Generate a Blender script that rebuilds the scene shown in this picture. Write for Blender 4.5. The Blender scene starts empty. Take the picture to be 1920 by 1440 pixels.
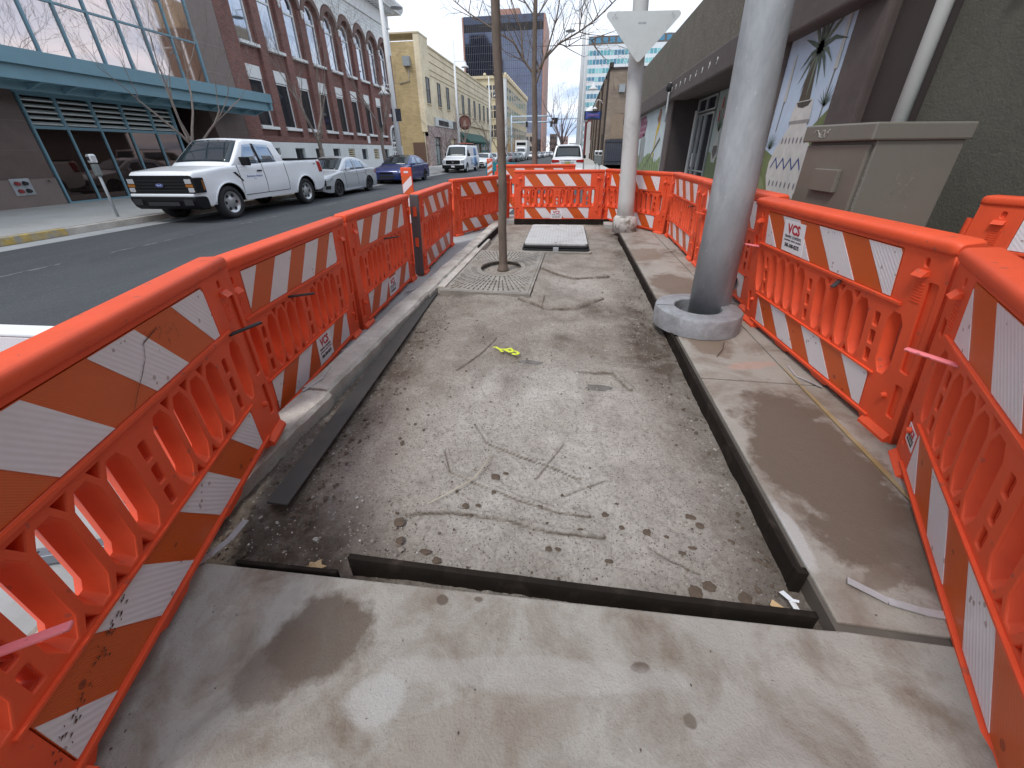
import bpy, bmesh, math, random
import numpy as np
from mathutils import Vector, Matrix, noise
random.seed(7)
R = math.radians
PI = math.pi
S = bpy.context.scene
COL = S.collection

# ------------------------------------------------------------------ camera
F, CX, CY, H = 715.0, 960.0, 647.5, 1.45          # focal length and principal point of a 1920 x 1440 frame
def nrm(v): return v / np.linalg.norm(v)
_s = nrm(np.array([1077 - CX, -(283 - CY), -F]))
_ny = CY + (F * F + 117 * 13) / (CY - 283)
_d = nrm(np.array([973 - CX, -(_ny - CY), -F]))
_u = -_d; _u = nrm(_u - _s * (_u @ _s))
_r = np.cross(_s, _u)
cam = bpy.data.cameras.new('camera')
camo = bpy.data.objects.new('camera', cam); COL.objects.link(camo)
mw = Matrix(((_r[0], _r[1], _r[2], 0), (_s[0], _s[1], _s[2], 0), (_u[0], _u[1], _u[2], H), (0, 0, 0, 1)))
camo.matrix_world = mw
cam.sensor_width = 36; cam.sensor_fit = 'HORIZONTAL'
cam.lens = 36 * F / 1920
cam.shift_x = 0; cam.shift_y = -(720 - CY) / 1920
cam.clip_end = 3000; cam.clip_start = .02
S.camera = camo

# ------------------------------------------------------------------ sky and sun
W = bpy.data.worlds.new('World'); S.world = W; W.use_nodes = True
nt = W.node_tree; N = nt.nodes; Lk = nt.links; N.clear()
out = N.new('ShaderNodeOutputWorld'); bg = N.new('ShaderNodeBackground')
sky = N.new('ShaderNodeTexSky'); sky.sky_type = 'NISHITA'; sky.sun_disc = False
SUN_EL, SUN_AZ = R(58), R(215)
sky.sun_elevation = SUN_EL; sky.sun_rotation = SUN_AZ
sky.air_density = 1.0; sky.dust_density = 2.0
tc = N.new('ShaderNodeTexCoord'); sep = N.new('ShaderNodeSeparateXYZ'); Lk.new(tc.outputs['Generated'], sep.inputs[0])
def mth(nodes, links, op, a, b=None, clamp=False):
    n = nodes.new('ShaderNodeMath'); n.operation = op; n.use_clamp = clamp
    for i, v in enumerate((a, b)):
        if v is None: continue
        if isinstance(v, (int, float)): n.inputs[i].default_value = v
        else: links.new(v, n.inputs[i])
    return n.outputs[0]
zz = mth(N, Lk, 'ADD', mth(N, Lk, 'MAXIMUM', sep.outputs[2], 0.0), .16)
dx = mth(N, Lk, 'DIVIDE', sep.outputs[0], zz); dy = mth(N, Lk, 'DIVIDE', sep.outputs[1], zz)
cmb = N.new('ShaderNodeCombineXYZ'); Lk.new(dx, cmb.inputs[0]); Lk.new(dy, cmb.inputs[1])
cn = N.new('ShaderNodeTexNoise'); cn.inputs['Scale'].default_value = 1.15; cn.inputs['Detail'].default_value = 8; cn.inputs['Roughness'].default_value = .58
cn.inputs['Distortion'].default_value = .35; Lk.new(cmb.outputs[0], cn.inputs['Vector'])
cr = N.new('ShaderNodeValToRGB'); Lk.new(cn.outputs['Fac'], cr.inputs[0])
cr.color_ramp.elements[0].position = .36; cr.color_ramp.elements[0].color = (3.6, 4.7, 6.6, 1)
cr.color_ramp.elements[1].position = .63; cr.color_ramp.elements[1].color = (8.7, 8.9, 9.3, 1)
e = cr.color_ramp.elements.new(.46); e.color = (6.2, 7.0, 8.3, 1)
mx = N.new('ShaderNodeMix'); mx.data_type = 'RGBA'; mx.inputs[0].default_value = .90
Lk.new(sky.outputs[0], mx.inputs[6]); Lk.new(cr.outputs[0], mx.inputs[7])
Lk.new(mx.outputs[2], bg.inputs[0]); bg.inputs[1].default_value = .10
Lk.new(bg.outputs[0], out.inputs[0])
sl = bpy.data.lights.new('sun', 'SUN'); sl.energy = 1.3; sl.angle = R(14); sl.color = (1, .97, .93)
so = bpy.data.objects.new('sun', sl); COL.objects.link(so)
sd = Vector((math.sin(SUN_AZ) * math.cos(SUN_EL), math.cos(SUN_AZ) * math.cos(SUN_EL), math.sin(SUN_EL)))
so.rotation_euler = sd.to_track_quat('Z', 'Y').to_euler(); so.location = (0, 0, 60)
S.view_settings.view_transform = 'Standard'; S.view_settings.look = 'None'; S.view_settings.gamma = 1
S.view_settings.use_curve_mapping = False; S.view_settings.exposure = .66

# ------------------------------------------------------------------ materials
MATS = {}
def M(name, col, rough=.6, metal=0., spec=.5, var=.12, vs=3., bump=0., bs=40., coat=0., dirt=None, ds=1.2, dth=(.5, .7), damt=.7, stains=None, speck=None, aniso=None, wave=None):
    """procedural principled material: base colour + multi scale variation + optional dirt, stains, specks and bump (object space)"""
    if name in MATS: return MATS[name]
    m = bpy.data.materials.new(name); m.use_nodes = True; t = m.node_tree; n = t.nodes; l = t.links
    p = n['Principled BSDF']; p.inputs['Roughness'].default_value = rough; p.inputs['Metallic'].default_value = metal
    p.inputs['Specular IOR Level'].default_value = spec; p.inputs['Coat Weight'].default_value = coat
    p.inputs['Coat Roughness'].default_value = .08
    tcn = n.new('ShaderNodeTexCoord'); vec = tcn.outputs['Object']
    if aniso:
        mp = n.new('ShaderNodeMapping'); mp.inputs['Scale'].default_value = aniso; l.new(vec, mp.inputs[0]); nv = mp.outputs[0]
    else: nv = vec
    def noi(sc, det=6, ro=.6, v=nv, dist=0.):
        q = n.new('ShaderNodeTexNoise'); q.inputs['Scale'].default_value = sc; q.inputs['Detail'].default_value = det
        q.inputs['Roughness'].default_value = ro; q.inputs['Distortion'].default_value = dist; l.new(v, q.inputs['Vector']); return q.outputs['Fac']
    def mixc(f, a, b):
        q = n.new('ShaderNodeMix'); q.data_type = 'RGBA'
        if isinstance(f, (int, float)): q.inputs[0].default_value = f
        else: l.new(f, q.inputs[0])
        for i, v in ((6, a), (7, b)):
            if isinstance(v, tuple): q.inputs[i].default_value = v if len(v) == 4 else v + (1,)
            else: l.new(v, q.inputs[i])
        return q.outputs[2]
    def ramp(f, a, b):
        q = n.new('ShaderNodeMapRange'); q.inputs[1].default_value = a; q.inputs[2].default_value = b; l.new(f, q.inputs[0]); return q.outputs[0]
    c0 = tuple(max(0, x * (1 - var)) for x in col); c1 = tuple(min(1, x * (1 + var)) for x in col)
    c = mixc(ramp(noi(vs), .3, .7), c0, c1)
    if var > .05: c = mixc(mth(n, l, 'MULTIPLY', ramp(noi(vs * 9, 4), .35, .75), .35), c, tuple(x * (1 - 1.3 * var) for x in col))
    if speck:
        sc, thr, scol, amt = speck
        vq = n.new('ShaderNodeTexVoronoi'); vq.inputs['Scale'].default_value = sc; l.new(nv, vq.inputs['Vector'])
        hs = n.new('ShaderNodeSeparateColor'); l.new(vq.outputs['Color'], hs.inputs[0])
        f = mth(n, l, 'MULTIPLY', mth(n, l, 'LESS_THAN', hs.outputs[0], thr), mth(n, l, 'LESS_THAN', vq.outputs['Distance'], .45))
        c = mixc(mth(n, l, 'MULTIPLY', f, amt), c, scol)
    rsock = None
    if dirt:
        d = ramp(noi(ds, 8, .65, dist=.4), dth[0], dth[1]); c = mixc(mth(n, l, 'MULTIPLY', d, damt), c, dirt)
    if stains:
        warp = n.new('ShaderNodeTexNoise'); warp.inputs['Scale'].default_value = 4; warp.inputs['Detail'].default_value = 8; warp.inputs['Roughness'].default_value = .7; l.new(vec, warp.inputs['Vector'])
        sp = n.new('ShaderNodeSeparateXYZ'); l.new(vec, sp.inputs[0])
        wf = mth(n, l, 'MULTIPLY', mth(n, l, 'SUBTRACT', warp.outputs['Fac'], .5), 1.7)
        for (x, y, rx, ry, rot, scol, amt) in stains:
            ax = mth(n, l, 'SUBTRACT', sp.outputs[0], x); ay = mth(n, l, 'SUBTRACT', sp.outputs[1], y)
            ca, sa = math.cos(rot), math.sin(rot)
            u = mth(n, l, 'DIVIDE', mth(n, l, 'ADD', mth(n, l, 'MULTIPLY', ax, ca), mth(n, l, 'MULTIPLY', ay, sa)), rx)
            v = mth(n, l, 'DIVIDE', mth(n, l, 'SUBTRACT', mth(n, l, 'MULTIPLY', ay, ca), mth(n, l, 'MULTIPLY', ax, sa)), ry)
            dd = mth(n, l, 'SQRT', mth(n, l, 'ADD', mth(n, l, 'MULTIPLY', u, u), mth(n, l, 'MULTIPLY', v, v)))
            dd = mth(n, l, 'ADD', dd, wf)
            f = ramp(dd, 1.04, .80); f = mth(n, l, 'MULTIPLY', f, amt)
            c = mixc(f, c, scol)
    l.new(c, p.inputs['Base Color'])
    if wave:                                            # fine ribbing (retroreflective sheet, tread plate)
        wq = n.new('ShaderNodeTexWave'); wq.inputs['Scale'].default_value = wave[0]; wq.bands_direction = wave[1]; l.new(vec, wq.inputs['Vector'])
        b = n.new('ShaderNodeBump'); b.inputs['Strength'].default_value = wave[2]; b.inputs['Distance'].default_value = .002; l.new(wq.outputs['Fac'], b.inputs['Height']); l.new(b.outputs[0], p.inputs['Normal'])
    if bump:
        b = n.new('ShaderNodeBump'); b.inputs['Strength'].default_value = bump; b.inputs['Distance'].default_value = .01
        hsum = mth(n, l, 'ADD', noi(bs, 8, .7), mth(n, l, 'MULTIPLY', noi(bs * .15, 3), 1.0))
        l.new(hsum, b.inputs['Height']); l.new(b.outputs[0], p.inputs['Normal'])
    rn = n.new('ShaderNodeMapRange'); rn.inputs[3].default_value = max(.02, rough * .82); rn.inputs[4].default_value = min(1, rough * 1.15)
    l.new(noi(vs * 2.2, 4), rn.inputs[0]); l.new(rn.outputs[0], p.inputs['Roughness'])
    MATS[name] = m; return m

MUD = (.115, .083, .06)
m_slab = M('concrete_slab', (.375, .35, .31), .8, var=.10, vs=2.2, bump=.8, bs=110, dirt=(.17, .125, .088), ds=4.2, dth=(.44, .68), damt=.85, speck=(190, .06, (.22, .19, .16), .5),
           stains=[(-.74, .60, .17, .15, .3, MUD, .85), (-.83, .50, .13, .1, .9, (.15, .11, .08), .7), (-.38, .77, .028, .022, 0, MUD, .9), (-.25, .79, .018, .01, 0, MUD, .8),
                   (.30, .66, .035, .018, .2, MUD, .85), (.42, .55, .02, .02, .2, MUD, .7), (.55, .25, .02, .02, .2, MUD, .9), (-.15, .45, .3, .1, .4, (.24, .19, .145), .45), (.1, .3, .25, .12, .1, (.22, .175, .135), .4), (-.4, .2, .35, .12, .2, (.23, .18, .14), .4), (-.5, .46, .10, .07, .2, (.46, .45, .43), .6), (.0, .6, .5, .05, .1, (.45, .43, .41), .35), (.62, .42, .16, .2, .2, (.36, .33, .30), .4)])
m_slab2 = M('concrete_slab_muddy', (.34, .31, .27), .72, var=.10, vs=2.4, bump=.6, bs=110, dirt=(.17, .122, .088), ds=2.0, dth=(.48, .64), damt=.8, speck=(190, .06, (.18, .15, .12), .5),
            stains=[(1.34, 1.74, .31, .70, -.12, (.125, .09, .064), .95), (1.2, 3.2, .2, .35, .1, (.19, .14, .10), .9), (1.3, 4.7, .3, .5, .1, (.17, .125, .09), .9), (1.15, 6.2, .3, .5, -.2, (.2, .15, .11), .8),
                    (1.46, 1.25, .2, .3, .2, (.13, .095, .07), .8), (1.0, 1.25, .05, .2, 0, (.5, .49, .48), .6), (1.635, 2.0, .022, .7, 0, (.36, .24, .09), .7), (1.25, 1.08, .12, .04, .5, (.16, .12, .09), .7), (1.4, 2.72, .2, .06, .3, (.62, .25, .16), .25)])
m_gutter = M('gutter_concrete', (.36, .37, .37), .8, var=.14, vs=1.5, bump=.3, bs=70, dirt=(.2, .19, .17), ds=.9, damt=.6)
m_kerb = M('kerb_concrete', (.52, .49, .44), .85, var=.2, vs=4, bump=.6, bs=60, dirt=(.22, .16, .11), ds=3.0, dth=(.45, .7), damt=.5, speck=(120, .1, (.2, .17, .14), .6))
m_walk = M('pale_sidewalk', (.43, .425, .40), .85, var=.1, vs=.8, bump=.3, bs=60, dirt=(.27, .25, .22), ds=.5, damt=.55)
m_asph = M('asphalt', (.052, .056, .062), .82, var=.22, vs=.35, bump=.7, bs=130, speck=(160, .12, (.2, .2, .2), .5), dirt=(.095, .098, .10), ds=.8, dth=(.5, .8), damt=.6, aniso=(1, .25, 1))
m_yel = M('worn_yellow_paint', (.50, .36, .10), .8, var=.3, vs=9, bump=.4, bs=80, dirt=(.3, .29, .27), ds=5, dth=(.42, .6), damt=.9)
m_whitep = M('worn_white_paint', (.19, .195, .20), .8, var=.25, vs=9, dirt=(.06, .062, .066), ds=5, dth=(.40, .56), damt=.95)
m_or = M('orange_plastic', (.80, .098, .034), .52, var=.08, vs=2, bump=.08, bs=150, spec=.35, dirt=(.50, .07, .035), ds=2.2, dth=(.5, .8), damt=.6, speck=(38, .025, (.35, .10, .07), .5))
m_orin = M('orange_plastic_old', (.80, .10, .04), .5, var=.08, vs=2, spec=.4)
m_sho = M('orange_sheeting', (.60, .095, .010), .35, var=.05, vs=3, wave=(60, 'DIAGONAL', .25), spec=.6, speck=(30, .02, (.2, .03, .01), .7))
m_shw = M('white_sheeting', (.74, .70, .72), .35, var=.04, vs=3, wave=(22, 'DIAGONAL', .3), spec=.6, speck=(46, .03, (.3, .2, .18), .7), dirt=(.55, .5, .5), ds=3, dth=(.6, .8), damt=.5)
m_red = M('red_print', (.45, .02, .03), .5, var=.03); m_blk = M('black_print', (.02, .02, .02), .5, var=.03)
m_blue = M('blue_print', (.03, .07, .30), .4, var=.03)
m_stick = M('white_sticker', (.82, .80, .82), .35, var=.03)
m_pink = M('pink_rubber', (.85, .22, .24), .5, var=.08, vs=8, speck=(60, .06, (.3, .1, .1), .6)); m_rub = M('black_rubber', (.025, .025, .027), .55, var=.2, vs=8)
m_galv = M('galvanised_steel', (.40, .425, .44), .55, metal=.1, var=.22, vs=4, bump=.22, bs=60, dirt=(.21, .23, .245), ds=4.5, dth=(.46, .72), damt=.6, aniso=(1, 1, .35), speck=(90, .015, (.6, .6, .58), .6))
m_cast = M('cast_aluminium', (.36, .37, .385), .5, metal=.3, var=.2, vs=7, bump=.5, bs=40, dirt=(.19, .19, .19), ds=6, dth=(.45, .65), damt=.6)
m_strip = M('steel_strip', (.55, .57, .58), .4, metal=.4, var=.2, vs=8)
m_wpole = M('dirty_white_pole_paint', (.60, .60, .58), .55, var=.08, vs=2, bump=.12, bs=40, dirt=(.28, .25, .22), ds=3, dth=(.55, .75), damt=.75, aniso=(1, 1, .4))
m_wbase = M('chipped_white_base', (.58, .56, .53), .7, var=.1, vs=5, bump=.5, bs=40, dirt=(.2, .17, .13), ds=7, dth=(.5, .6), damt=.9)
m_sign = M('bare_aluminium_sign', (.62, .64, .62), .45, metal=.35, var=.06, vs=3, dirt=(.42, .42, .38), ds=4, dth=(.55, .8), damt=.6)
m_form = M('dark_form_board', (.018, .014, .011), .9, spec=.15, var=.3, vs=6, bump=.3, bs=60, dirt=(.06, .045, .035), ds=8, dth=(.55, .75), damt=.6)
m_form2 = M('dusty_form_board', (.055, .05, .045), .75, var=.12, vs=5, bump=.2, bs=60)
m_bark = M('tree_bark', (.185, .145, .115), .9, var=.3, vs=9, bump=.9, bs=35, dirt=(.10, .07, .055), ds=7, dth=(.45, .7), damt=.7, aniso=(1, 1, .3))
m_bark2 = M('grey_bark', (.22, .18, .155), .9, var=.25, vs=6, bump=.5, bs=30)
m_iron = M('dusty_iron_grate', (.30, .275, .24), .75, var=.2, vs=4, bump=.5, bs=60, dirt=(.18, .14, .10), ds=3, damt=.7)
m_lid = M('vault_lid', (.52, .52, .51), .7, var=.1, vs=3, bump=.6, bs=90, dirt=(.32, .28, .25), ds=4, damt=.5)
m_black = M('matte_black', (.02, .02, .022), .8, var=.1)
m_tape = M('yellow_ribbon', (.72, .80, .05), .5, var=.1); m_leaf = M('dry_leaf', (.55, .38, .2), .7, var=.15, vs=20)
m_peb = M('pale_pebble', (.52, .50, .46), .8, var=.2, vs=20); m_clod = M('dark_clod', (.105, .076, .054), .95, var=.25, vs=25, bump=.6, bs=60)
m_clodl = M('grey_clod', (.30, .265, .23), .95, var=.25, vs=25, bump=.6, bs=60)
m_water = M('puddle_water', (.13, .115, .10), .10, var=.2, vs=30, spec=.6)

# ------------------------------------------------------------------ helpers
def tag(o, label=None, cat=None, group=None, kind=None):
    if label: o['label'] = label
    if cat: o['category'] = cat
    if group: o['group'] = group
    if kind: o['kind'] = kind
    return o
def link(name, me, mat=None, parent=None):
    o = bpy.data.objects.new(name, me); COL.objects.link(o)
    if mat is not None: me.materials.clear() if False else me.materials.append(mat)
    if parent is not None: o.parent = parent
    return o
def empty(name, loc=(0, 0, 0), rz=0, label=None, cat=None, group=None):
    o = bpy.data.objects.new(name, None); COL.objects.link(o); o.location = loc; o.rotation_euler = (0, 0, rz); o.empty_display_size = .2
    tag(o, label, cat, group); return o
KIDS = {}
def copy_tree(o, parent=None):
    c = o.copy(); COL.objects.link(c); c.parent = parent
    for ch in list(o.children): copy_tree(ch, c)
    return c
class MB:
    def __init__(s): s.v = []; s.f = []; s.sm = []
    def add(s, vs, fs, smooth=False):
        b = len(s.v); s.v += [tuple(v) for v in vs]; s.f += [tuple(i + b for i in f) for f in fs]; s.sm += [smooth] * len(fs); return s
    def box(s, x0, x1, y0, y1, z0, z1):
        return s.add([(x0, y0, z0), (x1, y0, z0), (x1, y1, z0), (x0, y1, z0), (x0, y0, z1), (x1, y0, z1), (x1, y1, z1), (x0, y1, z1)],
              [(0, 3, 2, 1), (4, 5, 6, 7), (0, 1, 5, 4), (1, 2, 6, 5), (2, 3, 7, 6), (3, 0, 4, 7)])
    def quad(s, a, b, c, d): return s.add([a, b, c, d], [(0, 1, 2, 3)])
    def tube(s, pts, rad, n=8, cap=True, smooth=True):
        pts = [Vector(p) for p in pts]; k = len(pts)
        if not isinstance(rad, (list, tuple)): rad = [rad] * k
        vs = []; up = None
        for i, p in enumerate(pts):
            d = (pts[min(i + 1, k - 1)] - pts[max(i - 1, 0)]).normalized()
            if up is None: up = d.orthogonal().normalized()
            else:
                up = up - d * up.dot(d)
                up = up.normalized() if up.length > 1e-6 else d.orthogonal().normalized()
            w = d.cross(up)
            for j in range(n):
                a = 2 * PI * j / n; vs.append(p + (up * math.cos(a) + w * math.sin(a)) * rad[i])
        fs = [(i * n + j, i * n + (j + 1) % n, (i + 1) * n + (j + 1) % n, (i + 1) * n + j) for i in range(k - 1) for j in range(n)]
        s.add(vs, fs, smooth)
        if cap:
            b = len(s.v) - len(vs); s.f.append(tuple(b + j for j in reversed(range(n)))); s.f.append(tuple(b + (k - 1) * n + j for j in range(n))); s.sm += [False, False]
        return s
    def cyl(s, x, y, z0, z1, r0, r1=None, n=24): return s.tube([(x, y, z0), (x, y, z1)], [r0, r0 if r1 is None else r1], n)
    def lathe(s, prof, n=24, c=(0, 0, 0), axis='z', smooth=True):
        vs = []
        for r, z in prof:
            for j in range(n):
                a = 2 * PI * j / n; x, y = r * math.cos(a), r * math.sin(a)
                vs.append((c[0] + x, c[1] + y, c[2] + z) if axis == 'z' else (c[0] + z, c[1] + x, c[2] + y))
        k = len(prof)
        s.add(vs, [(i * n + j, i * n + (j + 1) % n, (i + 1) * n + (j + 1) % n, (i + 1) * n + j) for i in range(k - 1) for j in range(n)], smooth); return s
    def prism(s, poly, axis, a, b):
        """polygon (2D) extruded along an axis: 'x' -> poly is (y,z), 'y' -> (x,z), 'z' -> (x,y)"""
        def P(u, v, w): return {'x': (w, u, v), 'y': (u, w, v), 'z': (u, v, w)}[axis]
        n = len(poly); vs = [P(u, v, a) for u, v in poly] + [P(u, v, b) for u, v in poly]
        fs = [(i, (i + 1) % n, n + (i + 1) % n, n + i) for i in range(n)] + [tuple(reversed(range(n))), tuple(range(n, 2 * n))]
        return s.add(vs, fs)
    def mesh(s, name, bevel=0, seg=2, fix=True, autosmooth=False):
        me = bpy.data.meshes.new(name); me.from_pydata(s.v, [], s.f)
        for p, q in zip(me.polygons, s.sm): p.use_smooth = q
        if bevel or fix:
            bm = bmesh.new(); bm.from_mesh(me)
            if fix: bmesh.ops.recalc_face_normals(bm, faces=bm.faces)
            if bevel:
                es = [e for e in bm.edges if len(e.link_faces) == 2 and e.calc_face_angle(0) > R(35)]
                bmesh.ops.bevel(bm, geom=es, offset=bevel, segments=seg, profile=.5, affect='EDGES', clamp_overlap=True)
            bm.to_mesh(me); bm.free()
        if autosmooth:
            for p in me.polygons: p.use_smooth = True
            try: me.set_sharp_from_angle(angle=R(40))
            except Exception: pass
        return me
    def build(s, name, mat, parent=None, bevel=0, seg=2, smooth=False, fix=True):
        me = s.mesh(name, bevel, seg, fix, smooth); return link(name, me, mat, parent)
def box(name, mat, parent, x0, x1, y0, y1, z0, z1, bevel=0): return MB().box(x0, x1, y0, y1, z0, z1).build(name, mat, parent, bevel)

def curve_plate(outer, holes, depth, bevel=0., z=0.):
    """flat plate with holes: 2D curve filled, extruded by depth and bevelled -> mesh data (local xy plane)"""
    cu = bpy.data.curves.new('tmp', 'CURVE'); cu.dimensions = '2D'; cu.fill_mode = 'BOTH'; cu.extrude = max(0, depth / 2 - bevel); cu.bevel_depth = bevel; cu.bevel_resolution = 1; cu.offset = -bevel
    for poly in [outer] + holes:
        sp = cu.splines.new('POLY'); sp.points.add(len(poly) - 1); sp.use_cyclic_u = True
        for p, (x, y) in zip(sp.points, poly): p.co = (x, y, 0, 1)
    o = bpy.data.objects.new('tmp', cu); me = bpy.data.meshes.new_from_object(o)
    bpy.data.objects.remove(o); bpy.data.curves.remove(cu)
    return me
def xform(me, mat4): me.transform(mat4); return me
XZ = Matrix(((1, 0, 0, 0), (0, 0, -1, 0), (0, 1, 0, 0), (0, 0, 0, 1)))       # plate xy -> xz plane, +z -> -y
YZ = Matrix(((0, 0, 1, 0), (1, 0, 0, 0), (0, 1, 0, 0), (0, 0, 0, 1)))        # plate xy -> yz plane, +z -> +x
def join_meshes(name, mes):
    bm = bmesh.new()
    for me in mes: bm.from_mesh(me); bpy.data.meshes.remove(me)
    r = bpy.data.meshes.new(name); bm.to_mesh(r); bm.free(); return r
def text_mesh(body, size, ext=.0008, align='CENTER', bold=0):
    cu = bpy.data.curves.new('tmp', 'FONT'); cu.body = body; cu.size = size; cu.extrude = ext; cu.align_x = align; cu.align_y = 'CENTER'; cu.offset = bold; cu.resolution_u = 2
    o = bpy.data.objects.new('tmp', cu); me = bpy.data.meshes.new_from_object(o); bpy.data.objects.remove(o); bpy.data.curves.remove(cu); return me
def clip(poly, x0, x1, z0, z1):
    def cl(P, f, g):
        o = []
        for i in range(len(P)):
            a, b = P[i - 1], P[i]
            if f(b):
                if not f(a): o.append(g(a, b))
                o.append(b)
            elif f(a): o.append(g(a, b))
        return o
    def ix(c): return lambda a, b: (c, a[1] + (b[1] - a[1]) * (c - a[0]) / (b[0] - a[0]))
    def iz(c): return lambda a, b: (a[0] + (b[0] - a[0]) * (c - a[1]) / (b[1] - a[1]), c)
    for f, g in ((lambda p: p[0] >= x0, ix(x0)), (lambda p: p[0] <= x1, ix(x1)), (lambda p: p[1] >= z0, iz(z0)), (lambda p: p[1] <= z1, iz(z1))):
        poly = cl(poly, f, g)
        if len(poly) < 3: return []
    return poly
def rrect(x0, x1, z0, z1, r, n=4):
    o = []
    for cx, cz, a0 in ((x1 - r, z1 - r, 0), (x0 + r, z1 - r, 90), (x0 + r, z0 + r, 180), (x1 - r, z0 + r, 270)):
        for i in range(n + 1):
            a = R(a0 + 90 * i / n); o.append((cx + r * math.cos(a), cz + r * math.sin(a)))
    return o
# numpy fractal value noise
def vnoise(x, y, seed=0):
    xi = np.floor(x).astype(np.int64); yi = np.floor(y).astype(np.int64); xf = x - xi; yf = y - yi
    def h(a, b):
        v = (a * 374761393 + b * 668265263 + seed * 974634777) & 0xffffffff
        v = ((v ^ (v >> 13)) * 1274126177) & 0xffffffff; v = v ^ (v >> 16); return (v & 0xffff) / 65535.
    u = xf * xf * (3 - 2 * xf); w = yf * yf * (3 - 2 * yf)
    return (h(xi, yi) * (1 - u) + h(xi + 1, yi) * u) * (1 - w) + (h(xi, yi + 1) * (1 - u) + h(xi + 1, yi + 1) * u) * w
def fbm(x, y, f, o=5, seed=0, g=.5):
    r = 0; a = 1; t = 0
    for i in range(o): r = r + a * vnoise(x * f, y * f, seed + i * 17); t += a; a *= g; f *= 2.03
    return r / t

# ================================================================== SETTING
ROADZ = -.15
tag(box('ground', M('far_ground', (.2, .19, .18), .9), None, -900, 900, -300, 1500, -.6, -.42), kind='structure')
tag(MB().box(-10.75, .75, -40, 900, -.4, ROADZ).build('road', m_asph), kind='structure')
# far street-side kerb and sidewalk on the left (sidewalk falls slightly to the kerb)
ks = empty('left_sidewalk'); tag(ks, kind='structure')
mb = MB()
mb.add([(-11.25, -40, -.4), (-11.25, 900, -.4), (-15.75, 900, -.4), (-15.75, -40, -.4), (-11.25, -40, 0), (-11.25, 900, 0), (-15.75, 900, .10), (-15.75, -40, .10)], [(0, 1, 5, 4), (1, 2, 6, 5), (2, 3, 7, 6), (3, 0, 4, 7), (4, 5, 6, 7)])
yy = -2.
slab0 = None
for i in range(22):
    for j in range(3):
        x0 = -11.27 - j * 1.46; x1 = x0 - 1.45
        if slab0 is None:
            slab0 = MB().box(-1.45, 0, 0, 1.79, -.02, .012).mesh('paving_slab', .004, 1); slab0.materials.append(m_walk)
        o = bpy.data.objects.new('paving_slab', slab0); COL.objects.link(o); o.parent = ks
        o.location = (x0, yy + i * 1.8, .0 + (-(x0 + 11.25)) * .1 / 4.5 + .006); o.rotation_euler = (0, math.atan(.1 / 4.5), 0)
mb.build('walk_base', m_walk, ks)
kb = MB()
for i in range(30): kb.box(-11.25, -11.08, -5 + i * 3.0, -5 + i * 3.0 + 2.992, -.3, .008)
kb.box(-11.25, -11.08, 85, 900, -.3, .008)
kb.build('kerb', m_kerb, ks, .015)
box('gutter_pan', m_gutter, ks, -11.08, -10.5, -40, 900, -.35, ROADZ + .006)
y1 = MB().box(-11.252, -11.07, 3.0, 7.2, -.14, .0125).build('yellow_kerb_paint', m_yel, ks, .012)
# painted marks on the asphalt
mk = MB()
for (a, b) in ((3.5, 5.1), (5.9, 7.6), (9, 10.8), (12.6, 14.6), (17, 19.8), (22, 25), (28, 32)): mk.box(-8.35, -8.30, a, b, ROADZ, ROADZ + .004)
tag(mk.build('parking_line', m_whitep), kind='structure')
mk = MB()
for i in range(24): mk.box(-5.4, -5.3, 14 + i * 9, 17 + i * 9, ROADZ, ROADZ + .004)
tag(mk.build('lane_line', m_whitep), kind='structure')
# near parking lane in concrete, yellow stripe at its edge
tag(box('parking_lane', m_gutter, None, -4.85, -1.76, -6, 40, -.4, ROADZ + .02), kind='structure')
tag(box('yellow_edge_line', m_yel, None, -5.02, -4.87, -6, 9.5, ROADZ, ROADZ + .024), kind='structure')
# kerb ledge beside the pit
lg = MB(); ys = [-.9 + i * .16 for i in range(70)]
for seg, (a, b, dxs, dz) in enumerate([(-1.2, .98, .02, 0), (.99, 1.98, 0, -.004), (1.995, 4.05, -.02, .006), (4.06, 5.9, -.01, .002), (5.91, 7.6, 0, .004), (7.61, 9.3, 0, 0)]):
    n = max(3, int((b - a) / .05)); vs = []
    for i in range(n + 1):
        y = a + (b - a) * i / n; xc = -1.66 - .02 * (y - 1) / 8 + dxs
        w = .105 + .006 * math.sin(y * 7 + seg); jz = .006 * (noise.noise(Vector((0, y * 4, seg)))); jx = .012 * noise.noise(Vector((3, y * 9, seg))); ch = .02 + .012 * noise.noise(Vector((1, y * 6, seg)))
        vs += [(xc - w, y, -.3), (xc - w, y, -.02 + dz + jz), (xc - w + .02, y, dz + jz), (xc + w - ch, y, dz + jz - .002), (xc + w + jx, y, -.03 + dz), (xc + w + jx * 1.5, y, -.3)]
    fs = [(i * 6 + j, i * 6 + j + 1, (i + 1) * 6 + j + 1, (i + 1) * 6 + j) for i in range(n) for j in range(5)] + [(0, 1, 2, 3, 4, 5), tuple(n * 6 + k for k in range(6))]
    lg.add(vs, fs)
tag(lg.build('kerb_ledge', m_kerb), kind='structure')
# second narrow concrete strip beside the grate
tag(box('grate_border', m_kerb, None, -1.555, -1.455, 4.28, 7.1, -.25, .0, .008), kind='structure')
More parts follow.
